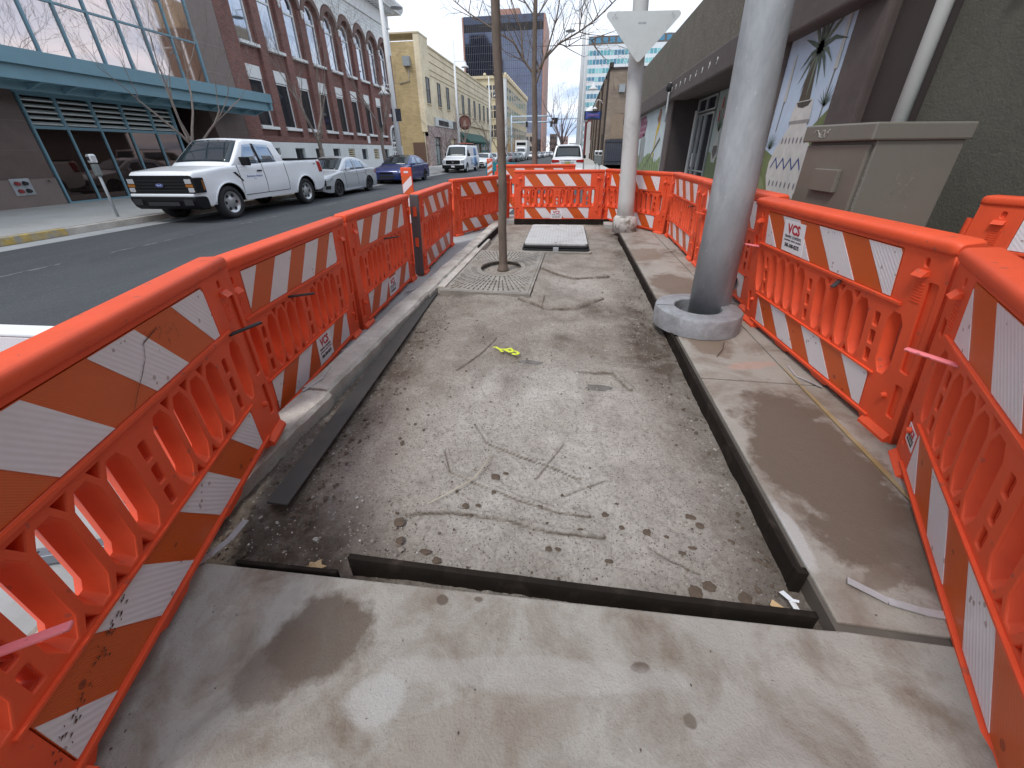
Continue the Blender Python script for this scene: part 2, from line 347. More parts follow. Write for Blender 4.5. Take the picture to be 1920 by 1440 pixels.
# front slab: its back edge runs slightly skew
fs_ = MB(); fs_.prism([(-1.75, -3), (3.2, -3), (3.2, .868), (1.0, .862), (.93, .857), (-1.36, .775), (-1.75, .76)], 'z', -.3, 0.0)
tag(fs_.build('front_sidewalk', m_slab, None, .006, 2), kind='structure')
rw = empty('right_sidewalk'); tag(rw, kind='structure')
ysj = [-3, .885, 2.49, 4.15, 5.74, 7.0, 8.9, 10.6, 12.2, 13.9, 15.6, 17.3, 19, 21, 23, 25, 27, 29]
for i in range(1, len(ysj) - 1):
    a, b = ysj[i] + .006, ysj[i + 1] - .006
    for (x0, x1) in ((.99, 1.62), (1.632, 3.2)):
        if i == 0: x0 = max(x0, .942) if x0 > 1 else .942
        if ysj[i] > 8.5 and x0 < 1.2: x0 = .75
        MB().box(x0, x1, a, b, -.2, random.uniform(-.002, .001)).build('sidewalk_slab', m_slab2 if ysj[i] < 8 else m_walk, rw, .006)
box('slab_bed', M('joint_dirt', (.10, .085, .07), .9, var=.2), rw, .975, 3.4, .8, 29, -.3, -.012)
box('far_walk', m_walk, rw, .75, 3.2, 29, 400, -.2, 0)
tag(box('far_bulb_walk', m_walk, None, -1.75, .75, 9.32, 10.2, -.3, -.002), kind='structure')
tag(box('near_kerb', m_kerb, None, .6, .75, 10.2, 400, -.3, .004, .01), kind='structure')

# ------------------------------------------------------------------ the dug-out pit
def build_pit():
    x0, x1, y0, y1 = -1.56, .99, .72, 9.32
    ny = 680; ty = np.linspace(0, 1, ny) ** 1.7; ys = y0 + (y1 - y0) * ty; nx = 440; xs = np.linspace(x0, x1, nx)
    X, Y = np.meshgrid(xs, ys)
    z = -.075 + .030 * (fbm(X, Y, 1.1, 4, 3) - .5) + .013 * (fbm(X, Y, 7, 4, 9) - .5)
    rough = np.clip((fbm(X, Y, 2.2, 3, 21) - .42) * 4, .15, 1)
    edge = np.clip((-1.05 - X) / .25, 0, 1) * np.clip((5 - Y) / 2, 0, 1)              # trench along the ledge
    z -= .035 * edge
    corner = np.clip(1 - np.hypot((X + 1.05) / .55, (Y - .95) / .35), 0, 1); z -= .05 * corner
    rt = np.clip((X - .70) / .2, 0, 1); z += .02 * rt * (fbm(X, Y, 9, 3, 31)) - .02 * rt
    z += .020 * (np.maximum(rough, edge) ) * (fbm(X, Y, 30, 4, 5, .6) - .5)
    z += .006 * (fbm(X, Y, 60, 3, 6, .7) - .5)
    groove_shade = np.zeros(X.shape)
    def ridge(pts, h, w, dip=.5):
        nonlocal z, groove_shade
        w = max(w, .012); best = np.full(X.shape, 9.); side = np.zeros(X.shape)
        for (ax, ay), (bx, by) in zip(pts[:-1], pts[1:]):
            dx, dy = bx - ax, by - ay; L2 = dx * dx + dy * dy
            t = np.clip(((X - ax) * dx + (Y - ay) * dy) / L2, 0, 1); d = np.hypot(X - ax - t * dx, Y - ay - t * dy)
            s = np.sign((X - ax) * dy - (Y - ay) * dx); m = d < best; best = np.where(m, d, best); side = np.where(m, s, side)
        h = h * 1.35; z += h * np.exp(-(best / w) ** 2) - dip * h * np.exp(-((best - 1.7 * w) / w) ** 2) * (side > 0); groove_shade = np.maximum(groove_shade, np.exp(-((best - (1.2 * w if h > 0 else 0)) / (.36 * w)) ** 2) * ((side > 0) | (h < 0)) * min(1, abs(h) / .008))
    # trowel ridges, read off the photograph as ground points
    ridge([(-.68, 1.17), (-.45, 1.215), (-.2, 1.20), (.0, 1.165), (.22, 1.17)], .012, .012)
    ridge([(-.50, 1.85), (-.4, 1.7), (-.2, 1.62), (-.02, 1.56), (.12, 1.50)], .010, .010)
    ridge([(-.62, 1.6), (-.55, 1.46), (-.4, 1.40), (-.2, 1.33), (.0, 1.28), (.16, 1.27)], .008, .010)
    ridge([(-.82, 2.5), (-.7, 2.75), (-.62, 3.1)], .006, .012); ridge([(-.5, 4.1), (-.2, 3.9), (.1, 3.95), (.4, 4.3)], .018, .03)
    ridge([(-.3, 5.4), (.1, 5.1), (.5, 5.2)], .02, .05); ridge([(.05, 1.37), (.12, 1.42), (.26, 1.50)], -.008, .006, 0)
    ridge([(.42, 1.14), (.5, 1.09), (.6, 1.05)], -.007, .005, 0); ridge([(.15, 2.6), (.4, 2.62), (.5, 2.4)], .012, .02)
    for i in range(4):                                              # short drag marks
        a = random.uniform(-1.2, .8); b = random.uniform(1.1, 7); th = random.uniform(-.5, .5) + (PI / 2 if random.random() < .3 else 0); L = random.uniform(.08, .4)
        ridge([(a, b), (a + L * math.cos(th), b + L * math.sin(th))], random.choice((-1, 1)) * random.uniform(.002, .006), random.uniform(.006, .015), 0)
    for (a, b, rx, ry, d) in ((.27, 2.43, .16, .10, .03), (-.26, 2.72, .17, .07, .018), (.05, 1.9, .2, .05, .012), (.42, 2.9, .2, .2, .02), (.6, 1.25, .07, .05, .012)):
        z -= d * np.clip(1 - ((X - a) / rx) ** 2 - ((Y - b) / ry) ** 2, 0, 1) ** .5
    z += .035 * np.exp(-(np.clip(4.2 - Y, 0, 9) / .35) ** 2) * (X < -.25) * (Y < 4.25) * (X > -1.35) + .03 * np.exp(-(np.clip(X + .38, 0, 9) / .15) ** 2) * (X > -.40) * (Y > 4) * (Y < 6.5)
    z = np.minimum(z, -.028)
    z += .0045 * (vnoise(X * 2.2, Y * 62 + 1.5 * np.sin(X * 3), 8) - .5) * np.clip(1.3 - np.hypot((X - .0) / .75, (Y - 1.05) / .22), 0, 1)
    z = np.where((X > -1.47) & (X < -.40) & (Y > 4.15) & (Y < 6.3), np.minimum(z, -.09), z)      # under the grate
    damp_and_shade = np.clip(.05 + .75 * edge + .95 * corner + .8 * np.clip((X - .55) / .3, 0, 1) * np.clip(fbm(X, Y, 2, 3, 44) * 2.2 - .55, 0, 1)
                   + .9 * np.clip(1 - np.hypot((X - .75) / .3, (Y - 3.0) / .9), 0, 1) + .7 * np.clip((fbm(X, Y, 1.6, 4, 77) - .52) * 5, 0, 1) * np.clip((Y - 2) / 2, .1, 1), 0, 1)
    damp_and_shade = np.clip(np.maximum(damp_and_shade, groove_shade * .9), 0, 1)  # painted shade: dark lines in the colour along the ridge grooves
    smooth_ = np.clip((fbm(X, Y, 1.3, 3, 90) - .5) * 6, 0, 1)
    damp_and_shade = np.clip(damp_and_shade + .30 * np.clip((fbm(X, Y, 5, 5, 55, .65) - .5) * 4, 0, 1) - .0 * smooth_, 0, 1)
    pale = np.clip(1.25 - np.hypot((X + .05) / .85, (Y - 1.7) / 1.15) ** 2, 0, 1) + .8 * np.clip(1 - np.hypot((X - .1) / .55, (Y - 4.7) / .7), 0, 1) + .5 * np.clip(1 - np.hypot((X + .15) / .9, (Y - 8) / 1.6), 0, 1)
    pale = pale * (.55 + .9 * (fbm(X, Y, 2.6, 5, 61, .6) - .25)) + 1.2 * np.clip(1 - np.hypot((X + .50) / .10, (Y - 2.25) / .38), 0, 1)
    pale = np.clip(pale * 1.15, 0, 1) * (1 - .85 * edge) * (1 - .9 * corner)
    damp_and_shade = np.clip(damp_and_shade * (1 - .55 * pale) + .35 * np.clip((.94 - Y) / .05, 0, 1) + groove_shade * .55, 0, 1)  # front gap and grooves darkened in the colour as painted shade
    me = bpy.data.meshes.new('dirt_bed')
    co = np.stack([X, Y, z], -1).reshape(-1, 3)
    i = np.arange(ny - 1)[:, None] * nx + np.arange(nx - 1)[None, :]
    q = np.stack([i, i + 1, i + nx + 1, i + nx], -1).reshape(-1, 4)
    me.vertices.add(len(co)); me.vertices.foreach_set('co', co.ravel())
    me.loops.add(q.size); me.loops.foreach_set('vertex_index', q.ravel().astype(np.int32))
    me.polygons.add(len(q)); me.polygons.foreach_set('loop_start', np.arange(0, q.size, 4, dtype=np.int32)); me.polygons.foreach_set('loop_total', np.full(len(q), 4, dtype=np.int32))
    me.update(calc_edges=True); me.polygons.foreach_set('use_smooth', np.ones(len(q), dtype=bool))
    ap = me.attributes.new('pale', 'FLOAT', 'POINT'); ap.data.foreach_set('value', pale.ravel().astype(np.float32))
    at = me.attributes.new('soil', 'FLOAT', 'POINT'); at.data.foreach_set('value', damp_and_shade.ravel().astype(np.float32))  # holds damp ground plus the painted groove and gap shade
    m = bpy.data.materials.new('screeded_dirt'); m.use_nodes = True; t = m.node_tree; n = t.nodes; l = t.links; p = n['Principled BSDF']
    tc_ = n.new('ShaderNodeTexCoord'); a_ = n.new('ShaderNodeAttribute'); a_.attribute_name = 'soil'
    def noi(sc, d=6, r=.65):
        k = n.new('ShaderNodeTexNoise'); k.inputs['Scale'].default_value = sc; k.inputs['Detail'].default_value = d; k.inputs['Roughness'].default_value = r; l.new(tc_.outputs['Object'], k.inputs['Vector']); return k.outputs['Fac']
    def rp(f, a, b):
        k = n.new('ShaderNodeMapRange'); k.inputs[1].default_value = a; k.inputs[2].default_value = b; l.new(f, k.inputs[0]); return k.outputs[0]
    def mx_(f, a, b):
        k = n.new('ShaderNodeMix'); k.data_type = 'RGBA'; l.new(f, k.inputs[0])
        for ii, v in ((6, a), (7, b)):
            if isinstance(v, tuple): k.inputs[ii].default_value = v + (1,)
            else: l.new(v, k.inputs[ii])
        return k.outputs[2]
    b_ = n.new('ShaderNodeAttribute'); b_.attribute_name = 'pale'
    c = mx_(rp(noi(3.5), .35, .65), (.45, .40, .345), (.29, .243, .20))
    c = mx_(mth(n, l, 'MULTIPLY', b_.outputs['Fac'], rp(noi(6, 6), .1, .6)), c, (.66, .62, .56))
    c = mx_(mth(n, l, 'MULTIPLY', rp(noi(14, 5), .5, .72), .6), c, (.50, .46, .415))
    c = mx_(mth(n, l, 'MULTIPLY', rp(noi(75, 5, .8), .50, .66), .65), c, (.115, .088, .068))
    c = mx_(mth(n, l, 'MULTIPLY', rp(noi(24, 6, .75), .5, .66), .55), c, (.17, .132, .102))
    c = mx_(mth(n, l, 'MULTIPLY', rp(noi(160, 3, .8), .58, .68), .7), c, (.55, .52, .48))
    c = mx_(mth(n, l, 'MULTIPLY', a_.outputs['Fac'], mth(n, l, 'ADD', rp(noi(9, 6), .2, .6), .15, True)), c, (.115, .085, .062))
    v_ = n.new('ShaderNodeTexVoronoi'); v_.inputs['Scale'].default_value = 95; l.new(tc_.outputs['Object'], v_.inputs['Vector']); sc_ = n.new('ShaderNodeSeparateColor'); l.new(v_.outputs['Color'], sc_.inputs[0])
    f = mth(n, l, 'MULTIPLY', mth(n, l, 'LESS_THAN', sc_.outputs[0], .07), mth(n, l, 'LESS_THAN', v_.outputs['Distance'], .33)); c = mx_(mth(n, l, 'MULTIPLY', f, .8), c, (.60, .57, .52))
    f2 = mth(n, l, 'MULTIPLY', mth(n, l, 'GREATER_THAN', sc_.outputs[0], .9), mth(n, l, 'LESS_THAN', v_.outputs['Distance'], .35)); c = mx_(mth(n, l, 'MULTIPLY', f2, .8), c, (.09, .07, .055))
    l.new(c, p.inputs['Base Color']); p.inputs['Roughness'].default_value = .88
    b = n.new('ShaderNodeBump'); b.inputs['Strength'].default_value = 1.; b.inputs['Distance'].default_value = .014
    l.new(mth(n, l, 'ADD', noi(120, 6, .8), mth(n, l, 'MULTIPLY', noi(38, 4), 1.2)), b.inputs['Height']); l.new(b.outputs[0], p.inputs['Normal'])
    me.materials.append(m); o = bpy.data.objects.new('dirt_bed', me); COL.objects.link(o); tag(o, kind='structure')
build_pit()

# ================================================================== BARRIERS
BL = 2.0
SLOTS = [.20, .42, .56, .70, .84, 1.10, 1.24, 1.38, 1.52, 1.78]
DIVS = [.31, .97, 1.65]
def hexs(u, w, z0, z1, c=.6):
    k = w * c
    return [(u - w / 2, z0 + k), (u - w * .18, z0), (u + w * .18, z0), (u + w / 2, z0 + k), (u + w / 2, z1 - k * .8), (u + w * .22, z1), (u - w * .22, z1), (u - w / 2, z1 - k * .8)]
def tri(u, w, z0, z1, up): return [(u - w / 2, z0), (u + w / 2, z0), (u, z1)] if up else [(u - w / 2, z1), (u, z0), (u + w / 2, z1)]
def barrier_body():
    foot = [(0, 0), (.26, 0), (.29, .03), (.62, .03), (.65, .012), (.80, .012), (.83, .03), (1.17, .03), (1.20, .012), (1.35, .012), (1.38, .03), (1.71, .03), (1.74, 0), (2.0, 0)]
    outer = [(p[0], p[1]) for p in foot] + [(2.0, 1.06), (0, 1.06)]
    sl = [hexs(u, .104, .345, .70) for u in SLOTS]
    slin = [hexs(u, .106, .344, .701) for u in SLOTS]
    dv = [rrect(u - .02, u + .02, .36, .44, .008, 2) for u in DIVS] + [rrect(u - .02, u + .02, .47, .55, .008, 2) for u in DIVS] + [rrect(u - .02, u + .02, .58, .66, .008, 2) for u in DIVS]
    tr = []
    for a, b in zip(SLOTS[:-1], SLOTS[1:]):
        if b - a < .2:
            m = (a + b) / 2; tr += [tri(m, .055, .672, .722, False), tri(m, .055, .332, .378, True)]
    sheets = [rrect(.235, 1.705, .765, 1.02, .01, 2), rrect(.235, 1.705, .075, .315, .01, 2)]
    ends = [rrect(.045, .095, .12, .30, .01, 2), rrect(1.91, 1.96, .14, .34, .01, 2), rrect(.04, .09, .72, .80, .01, 2), rrect(1.905, 1.965, .42, .90, .012, 2), rrect(.125, .15, .965, 1.005, .01, 3), rrect(1.85, 1.875, .965, 1.005, .01, 3)]
    shell = curve_plate(outer, sl + dv + tr + sheets + ends, .016, .005)
    shell2 = shell.copy()
    core = curve_plate(outer, slin + dv + tr, .066, .002)
    # inner face at y=0; shells 0-.022 and .078-.10
    shell.transform(Matrix.Translation((0, .008, 0)) @ XZ); shell2.transform(Matrix.Translation((0, .091, 0)) @ XZ); core.transform(Matrix.Translation((0, .048, 0)) @ XZ)
    mb = MB()
    for u in SLOTS:                                    # draft-angled slot tunnels, narrow in the middle
        A_ = hexs(u, .104, .345, .70); B_ = hexs(u, .050, .395, .688); n_ = len(A_)
        vs = [(p[0], .006, p[1]) for p in A_] + [(p[0], .050, p[1]) for p in B_] + [(p[0], .094, p[1]) for p in A_]
        mb.add(vs, [(k * n_ + i, k * n_ + (i + 1) % n_, (k + 1) * n_ + (i + 1) % n_, (k + 1) * n_ + i) for k in range(2) for i in range(n_)])
    for T_ in tr:                                      # blind triangular pockets
        cx_ = sum(p[0] for p in T_) / 3; cz_ = sum(p[1] for p in T_) / 3
        for ya, yb in ((.006, .036), (.094, .064)):
            vs = [(p[0], ya, p[1]) for p in T_] + [(cx_ + (p[0] - cx_) * .6, yb, cz_ + (p[1] - cz_) * .6) for p in T_]
            mb.add(vs, [(0, 1, 4, 3), (1, 2, 5, 4), (2, 0, 3, 5), (3, 4, 5)])
    # rounded top rail as a wide capsule
    prof = [(.002, 1.040), (-.010, 1.048), (-.014, 1.056), (-.014, 1.080), (-.010, 1.092), (-.002, 1.100), (.008, 1.103), (.092, 1.103), (.102, 1.100), (.110, 1.092), (.114, 1.080), (.114, 1.056), (.110, 1.048), (.098, 1.040)]
    n = len(prof); xs = [-.004, .008, .03, BL - .03, BL - .008, BL + .004]; ins = [.012, .004, 0, 0, .004, .012]
    vs = []
    for x, k in zip(xs, ins):
        for (y, z) in prof: vs.append((x, y + (k if y < .05 else -k), z - (k if z > 1.06 else 0)))
    fs = [(i * n + j, i * n + (j + 1) % n, (i + 1) * n + (j + 1) % n, (i + 1) * n + j) for i in range(len(xs) - 1) for j in range(n)] + [tuple(range(n)), tuple((len(xs) - 1) * n + j for j in range(n))]
    mb.add(vs, fs, True)
    # ledges under and over the sheets, lugs, knobs, rungs, feet pads, hinge knuckles
    for y0, y1 in ((-.012, .004), (.092, .108)):
        mb.box(.15, 1.79, y0, y1, .748, .762); mb.box(.15, 1.79, y0, y1, .055, .068); mb.box(.2, 1.74, y0, y1, .318, .328)
    for u in (.137, 1.863):
        mb.prism([(-.034, .925), (.004, .925), (.004, .95), (-.012, .95)], 'x', u - .032, u + .032); mb.tube([(u, .0, .245), (u, -.022, .245)], [.018, .014], 10)
        mb.prism([(.134, .925), (.096, .925), (.096, .95), (.112, .95)], 'x', u - .032, u + .032)
    for u in DIVS: mb.box(u - .02, u + .02, .03, .07, .44, .47); mb.box(u - .02, u + .02, .03, .07, .55, .58)
    for a in (0, BL - .255): mb.prism([(-.028, 0), (.128, 0), (.128, .022), (.104, .05), (-.004, .05), (-.028, .022)], 'x', a + .02, a + .235)
    for z in (.42, .82): mb.tube([(-.025, .048, z), (-.025, .048, z + .12)], .028, 10); mb.box(-.028, .01, .03, .066, z, z + .12)
    for z in (.28, .62): mb.tube([(BL + .025, .048, z), (BL + .025, .048, z + .1)], .028, 10); mb.box(BL - .01, BL + .028, .03, .066, z, z + .1)
    for k in range(7): mb.box(.11, .17, -.0035, .004, .79 + k * .015, .796 + k * .015); mb.box(1.83, 1.89, -.0035, .004, .79 + k * .015, .796 + k * .015)
    me = mb.mesh('barrier_body', 0, autosmooth=True)
    bev = MB(); return join_meshes('barrier_body', [shell, shell2, core, me])
BODY = barrier_body(); BODY.materials.append(m_or)
def add_panel(root, z0, z1, flip, back=False, phase=.235):
    x0, x1 = .238, 1.702
    y0, y1 = (.001, .022) if not back else (.078, .099)
    MB().box(x0, x1, y0, y1, z0, z1).build('reflective_sheet', m_sho, root)
    h = z1 - z0; yy = -.001 if not back else .101
    sh = .21 * h / .255 * (-1 if flip else 1)
    for k in range(-2, 4):
        t0 = x0 + (.23 if not flip else .22 + .21) + .487 * k; t1 = t0 + .24
        P = clip([(t0, z1), (t1, z1), (t1 + sh, z0), (t0 + sh, z0)], x0 + .002, x1 - .002, z0 + .002, z1 - .002)
        if len(P) < 3: continue
        a, b = (yy, yy + .002) if not back else (yy - .002, yy)
        MB().prism([(p[0], p[1]) for p in P], 'y', a, b).build('white_stripe', m_shw, root)
def add_sticker(root, u, z, s=1.0, tilt=0.):
    """contractor sticker lying on a reflective sheet"""
    w, h = .29 * s, .22 * s
    st = MB().box(-w / 2, w / 2, -.0022, .0, -h / 2, h / 2).build('sticker', m_stick, root)
    st.location = (u, -.0012, z); st.rotation_euler = (0, tilt, 0)
    for body, size, dz, m, bold in (('VCS', .095, .052, m_red, .0035), ('TRAFFIC CONTROL', .026, .0, m_blk, .0004), ('ALBUQUERQUE   SANTA FE   LAS CRUCES', .0125, -.026, m_blk, .0003), ('505-508-8275', .036, -.063, m_blk, .0012)):
        me = text_mesh(body, size * s, .0006, 'CENTER', bold * s); me.transform(XZ)
        o = link('lettering', me, m, st); o.location = (0, -.003, dz * s)
def handle(root, u, z, col, yaw, L=.16):
    o = MB().box(-.014, .014, -L, .02, -.006, .006).build('strap_handle', col, root, .005, 3, True); o.location = (u, -.005, z); o.rotation_euler = (R(-4), 0, yaw)
BAR = [ # x, y, heading, length, lean, z, flip, label, sticker(s), handles
 ('near left', -1.102, .040, 108.2, 1.62, -.3, .004, 0, 'scuffed orange plastic barrier nearest the camera on the left, scratched white stripes', [], [(1.80, .735, m_rub, R(50)), (.28, .56, m_pink, R(15))]),
 ('left 2', -1.80, 1.62, 97.3, 1.58, -2.6, -.14, 1, 'second orange plastic barrier on the left, white sticker low beside the kerb ledge', [(1.12, .20, 1.0)], [(.72, .735, m_rub, R(25))]),
 ('left 3', -1.973, 3.221, 94.5, 1.77, -1.5, -.13, 1, 'third orange plastic barrier on the left, ending at the delineator post', [(1.0, .18, .9)], [(.92, .735, m_rub, R(35))]),
 ('left 4', -2.037, 5.10, 94.2, 2.06, -2.4, -.13, 0, 'orange plastic barrier with a dark grey near end, just past the delineator post', [], [(.62, .735, m_or, R(60))]),
 ('left 5', -2.351, 7.867, 65.5, 2.06, -1.5, -.13, 0, 'orange plastic barrier set slantwise behind the tree grate at the far left corner', [], [(.3, .72, m_or, R(40))]),
 ('centre', -1.301, 9.222, 5.1, 2.01, 1.0, -.02, 0, 'orange plastic barrier closing the far end behind the vault lid, sticker on its lower sheet', [(.97, .16, .9)], []),
 ('far right corner', .709, 9.572, -57.9, 2.01, .6, -.01, 0, 'orange plastic barrier behind the white pole at the far right corner', [], [(1.3, .735, m_rub, R(70))]),
 ('right 2', 1.812, 7.783, -91.3, 1.99, -1.9, 0, 0, 'orange plastic barrier along the sidewalk past the thick grey pole', [], [(.25, .72, m_or, R(-60)), (1.62, .72, m_rub, R(60))]),
 ('right behind pole', 1.775, 5.74, -89.5, 2.0, -4, 0, 0, 'orange plastic barrier half hidden behind the thick grey pole', [], [(.2, .70, m_or, R(-70))]),
 ('right 3', 1.707, 3.676, -86.8, 1.78, -8.6, 0, 0, 'orange plastic barrier in front of the utility cabinet, sticker on its upper sheet', [(.66, .885, 1.0)], [(.12, .72, m_pink, R(-55)), (1.28, .735, m_rub, R(50))]),
 ('right near', 1.79, 1.84, -114.8, 1.92, -7.8, -.01, 0, 'orange plastic barrier nearest the camera on the right, pink strap handle sticking out', [(.16, .22, .45)], [(.34, .71, m_pink, R(-35))]),
]
for (nm, x, y, h, L, lean, z, flip, lab, stk, hs) in BAR:
    r = empty('plastic_barrier', (x, y, z), 0, lab, 'barrier', 'orange barriers around the pit')
    r.rotation_euler = (R(-lean), R({'near left': -1.0, 'right near': 2.4}.get(nm, 0)), R(h)); r.scale = (L / BL, 1, 1) if nm != 'near left' else (L / BL, .92, .905)
    o = bpy.data.objects.new('barrier_body', BODY); COL.objects.link(o); o.parent = r
    ph = .487 / 2 if nm in ('left 3',) else .235
    add_panel(r, .768, 1.017, flip); add_panel(r, .078, .312, flip)
    if nm in ('centre', 'left 4', 'left 5'): pass
    else: add_panel(r, .768, 1.017, flip, True)
    for s_ in stk: add_sticker(r, *s_)
    for hh in hs: handle(r, *hh)
    if nm == 'near left':
        sx = MB(); rs_ = random.Random(4); p = [(1.02, .78), (1.08, .83), (1.13, .865), (1.17, .90), (1.20, .955), (1.30, .975)]
        for q in range(5):
            for (a, b), (c_, d_) in zip(p[:-1], p[1:]):
                o_ = rs_.uniform(-.008, .008); w_ = rs_.uniform(.0006, .0022); sx.add([(a + o_, -.0035, b + o_ * .5), (c_ + o_, -.0035, d_ + o_ * .5), (c_ + o_, -.0035, d_ + o_ * .5 + w_), (a + o_, -.0035, b + o_ * .5 + w_)], [(0, 1, 2, 3)])
        for q in range(26):
            a = 1.33 + rs_.gauss(0, .05); b = .93 + rs_.gauss(0, .03); L_ = rs_.uniform(.004, .02); sx.add([(a, -.0035, b), (a + .002, -.0035, b), (a + .003, -.0035, b + L_), (a + .001, -.0035, b + L_)], [(0, 1, 2, 3)])
        for q in range(60):
            a = rs_.uniform(.15, .6); b = .13 + (a - .15) * .35 + rs_.gauss(0, .012); L_ = rs_.uniform(.004, .018); sx.add([(a, -.0035, b), (a + L_, -.0035, b + .003), (a + L_ * .6, -.0035, b + .009)], [(0, 1, 2)])
        sx.build('scratch', M('scratch_brown', (.10, .035, .02), .8, var=.3, vs=40), r, fix=False)['kind'] = 'stuff'
    if nm == 'left 4': box('end_cap', M('grey_plastic', (.10, .09, .095), .6), r, -.035, -.006, -.012, .11, .02, 1.09, .01)
# separate barriers beyond
def plain_barrier(x, y, z, h, lab, L=2.0, stripes=True):
    r = empty('plastic_barrier', (x, y, z), R(h), lab, 'barrier', 'orange barriers around the pit'); r.scale = (L / BL, 1, 1)
    o = bpy.data.objects.new('barrier_body', BODY); COL.objects.link(o); o.parent = r
    if stripes: add_panel(r, .768, 1.017, 0); add_panel(r, .078, .312, 0)
    return r
plain_barrier(-1.95, 10.6, .055, 1.0, 'orange barrier whose top edge just shows behind the far closing barrier')
plain_barrier(2.86, 3.30, .05, -62, 'orange barrier at the right frame edge leaning by the stucco wall')

# white barricade board behind the near left barrier
wb = empty('white_barricade', (-1.74, 1.10, ROADZ), R(3), 'low white barricade with ribbed white reflective board beyond the near left orange barrier', 'barricade')
box('board', m_shw, wb, -1.25, 0, -.01, .0, .62, .955, .002)
box('board_back', m_sho, wb, -1.2, -.04, .13, .15, .45, .93)
MB().box(-1.25, .0, -.012, .07, .958, .975).build('cap_rail', M('white_plastic', (.8, .82, .82), .5, var=.03), wb, .006)
for xx in (-1.18, -.02): MB().prism([(-.01, .0), (.03, .0), (.10, .955), (.06, .955)], 'x', xx - .02, xx + .045).build('leg', M('white_plastic', (.8, .82, .82)), wb, .004); MB().prism([(.22, .0), (.26, .0), (.10, .955), (.06, .955)], 'x', xx - .02, xx + .045).build('leg', M('white_plastic', (.8, .82, .82)), wb, .004)
# perforated blue and grey sign stand seen through the barrier slots
st = empty('sign_stand', (-1.85, .86, ROADZ + .02), R(20), 'perforated steel sign stand foot glimpsed through the near left barrier slots', 'sign stand')
lg_ = MB().box(-.9, .1, -.025, .025, .02, .07).build('perforated_leg', M('perforated_steel', (.25, .27, .3), .4, metal=.6), st, .003)
hb = MB()
for k in range(18): hb.cyl(-.86 + k * .052, 0, .068, .0715, .008, None, 8)
hb.build('hole', m_black, st); box('blue_sleeve', M('blue_steel', (.05, .06, .35), .5), st, -.05, .12, -.03, .03, .015, .16, .003)

# delineator posts
def delineator(x, y, z, lab, hh=1.45, s=1.):
    r = empty('delineator_post', (x, y, z), R(8), lab, 'delineator', 'striped delineator posts')
    MB().box(-.075 * s, .075 * s, 0, .035, .05, hh).build('panel', m_or, r, .012, 2)
    MB().box(-.07 * s, .07 * s, -.002, .002, hh - .75, hh - .1).build('reflective_sheet', m_sho, r)
    for k in range(4):
        zc = hh - .25 - k * .22
        P = clip([(-.08 * s, zc - .09), (.08 * s, zc + .05), (.08 * s, zc + .16), (-.08 * s, zc + .02)], -.066 * s, .066 * s, hh - .745, hh - .105)
        if len(P) > 2: MB().prism(P, 'y', -.0045, -.0015).build('white_stripe', m_shw, r)
    MB().box(-.03 * s, .03 * s, -.004, -.001, hh - .07, hh - .045).build('grip_slot', m_shw, r)
    MB().lathe([(0, .06), (.12, .06), (.17, .03), (.2, .0)], 16).build('base', m_rub, r)
delineator(-2.25, 5.42, -.13, 'orange and white striped delineator post standing between two left barriers', 1.40)
delineator(-3.45, 17.2, ROADZ, 'far orange and white delineator post in the street beside the teal barricade', 1.35, 1.5)
tb = empty('teal_barricade', (-4.6, 22, ROADZ), R(-20), 'teal plastic barricade standing in the street by the white van', 'barricade')
bm_ = curve_plate([(0, 0), (.5, 0), (.55, .08), (1.2, .08), (1.25, 0), (1.75, 0), (1.75, 1.1), (0, 1.1)], [hexs(.25 + .25 * k, .12, .35, .7) for k in range(6)], .12, .01); bm_.transform(XZ); link('body', bm_, M('teal_plastic', (.02, .20, .24), .5), tb)
for k in range(3): MB().box(.15 + k * .55, .45 + k * .55, -.066, -.061, .85, 1.02).build('pale_panel', M('faded_teal', (.35, .5, .48), .5), tb)

# ================================================================== POLES, RING, SIGN
pr = empty('steel_pole', (1.365, 3.67, 0), 0, 'thick galvanised steel pole rising from the ring cover on the right sidewalk', 'pole')
pts = [(0, 0, 0), (-.03, 0, 1.2), (-.085, 0, 2.4), (-.16, 0, 4.4), (-.24, 0, 6.6)]
MB().tube(pts, [.178, .168, .152, .135, .12], 40).build('shaft', m_galv, pr)
MB().lathe([(0, .012), (.05, .012), (.055, .006), (.055, 0)], 20, (.17, -.02, .35), 'x').build('access_cover', m_cast, pr)
MB().tube([(.158, .06, .25), (.165, .06, .42)], [.035, .035], 12).build('hand_hole_cover', m_cast, pr)
rc = empty('pole_ring_cover', (1.205, 3.49, 0), 0, 'wide cast aluminium ring cover around the thick grey pole foot, split on one side', 'pole base')
prof = [(.20, .012), (.20, .165), (.208, .172), (.345, .172), (.362, .166), (.370, .150), (.376, .005), (.20, .012)]
MB().lathe(prof, 64).build('ring', m_cast, rc, smooth=True)
box('split_gap', m_black, rc, -.36, -.2, -.003, .003, .15, .1735); box('split_gap', m_black, rc, .2, .35, .10, .106, .02, .1735)
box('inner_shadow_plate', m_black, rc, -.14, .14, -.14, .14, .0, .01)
wr = empty('white_pole', (1.085, 8.2, -.02), 0, 'dirty white painted pole on a round chipped base, yield sign on it', 'pole')
MB().tube([(0, 0, .15), (-.02, 0, .6), (-.165, 0, 3.6), (-.36, 0, 8.0)], [.165, .155, .122, .10], 28).build('shaft', m_wpole, wr)
MB().lathe([(.0, 0), (.235, 0), (.24, .18), (.225, .27), (.19, .31), (.15, .32)], 32).build('base', m_wbase, wr)
ys_ = empty('yield_sign', (.935, 8.02, 3.05), R(2), 'bare metal back of a downward pointing triangular sign on the white pole', 'sign')
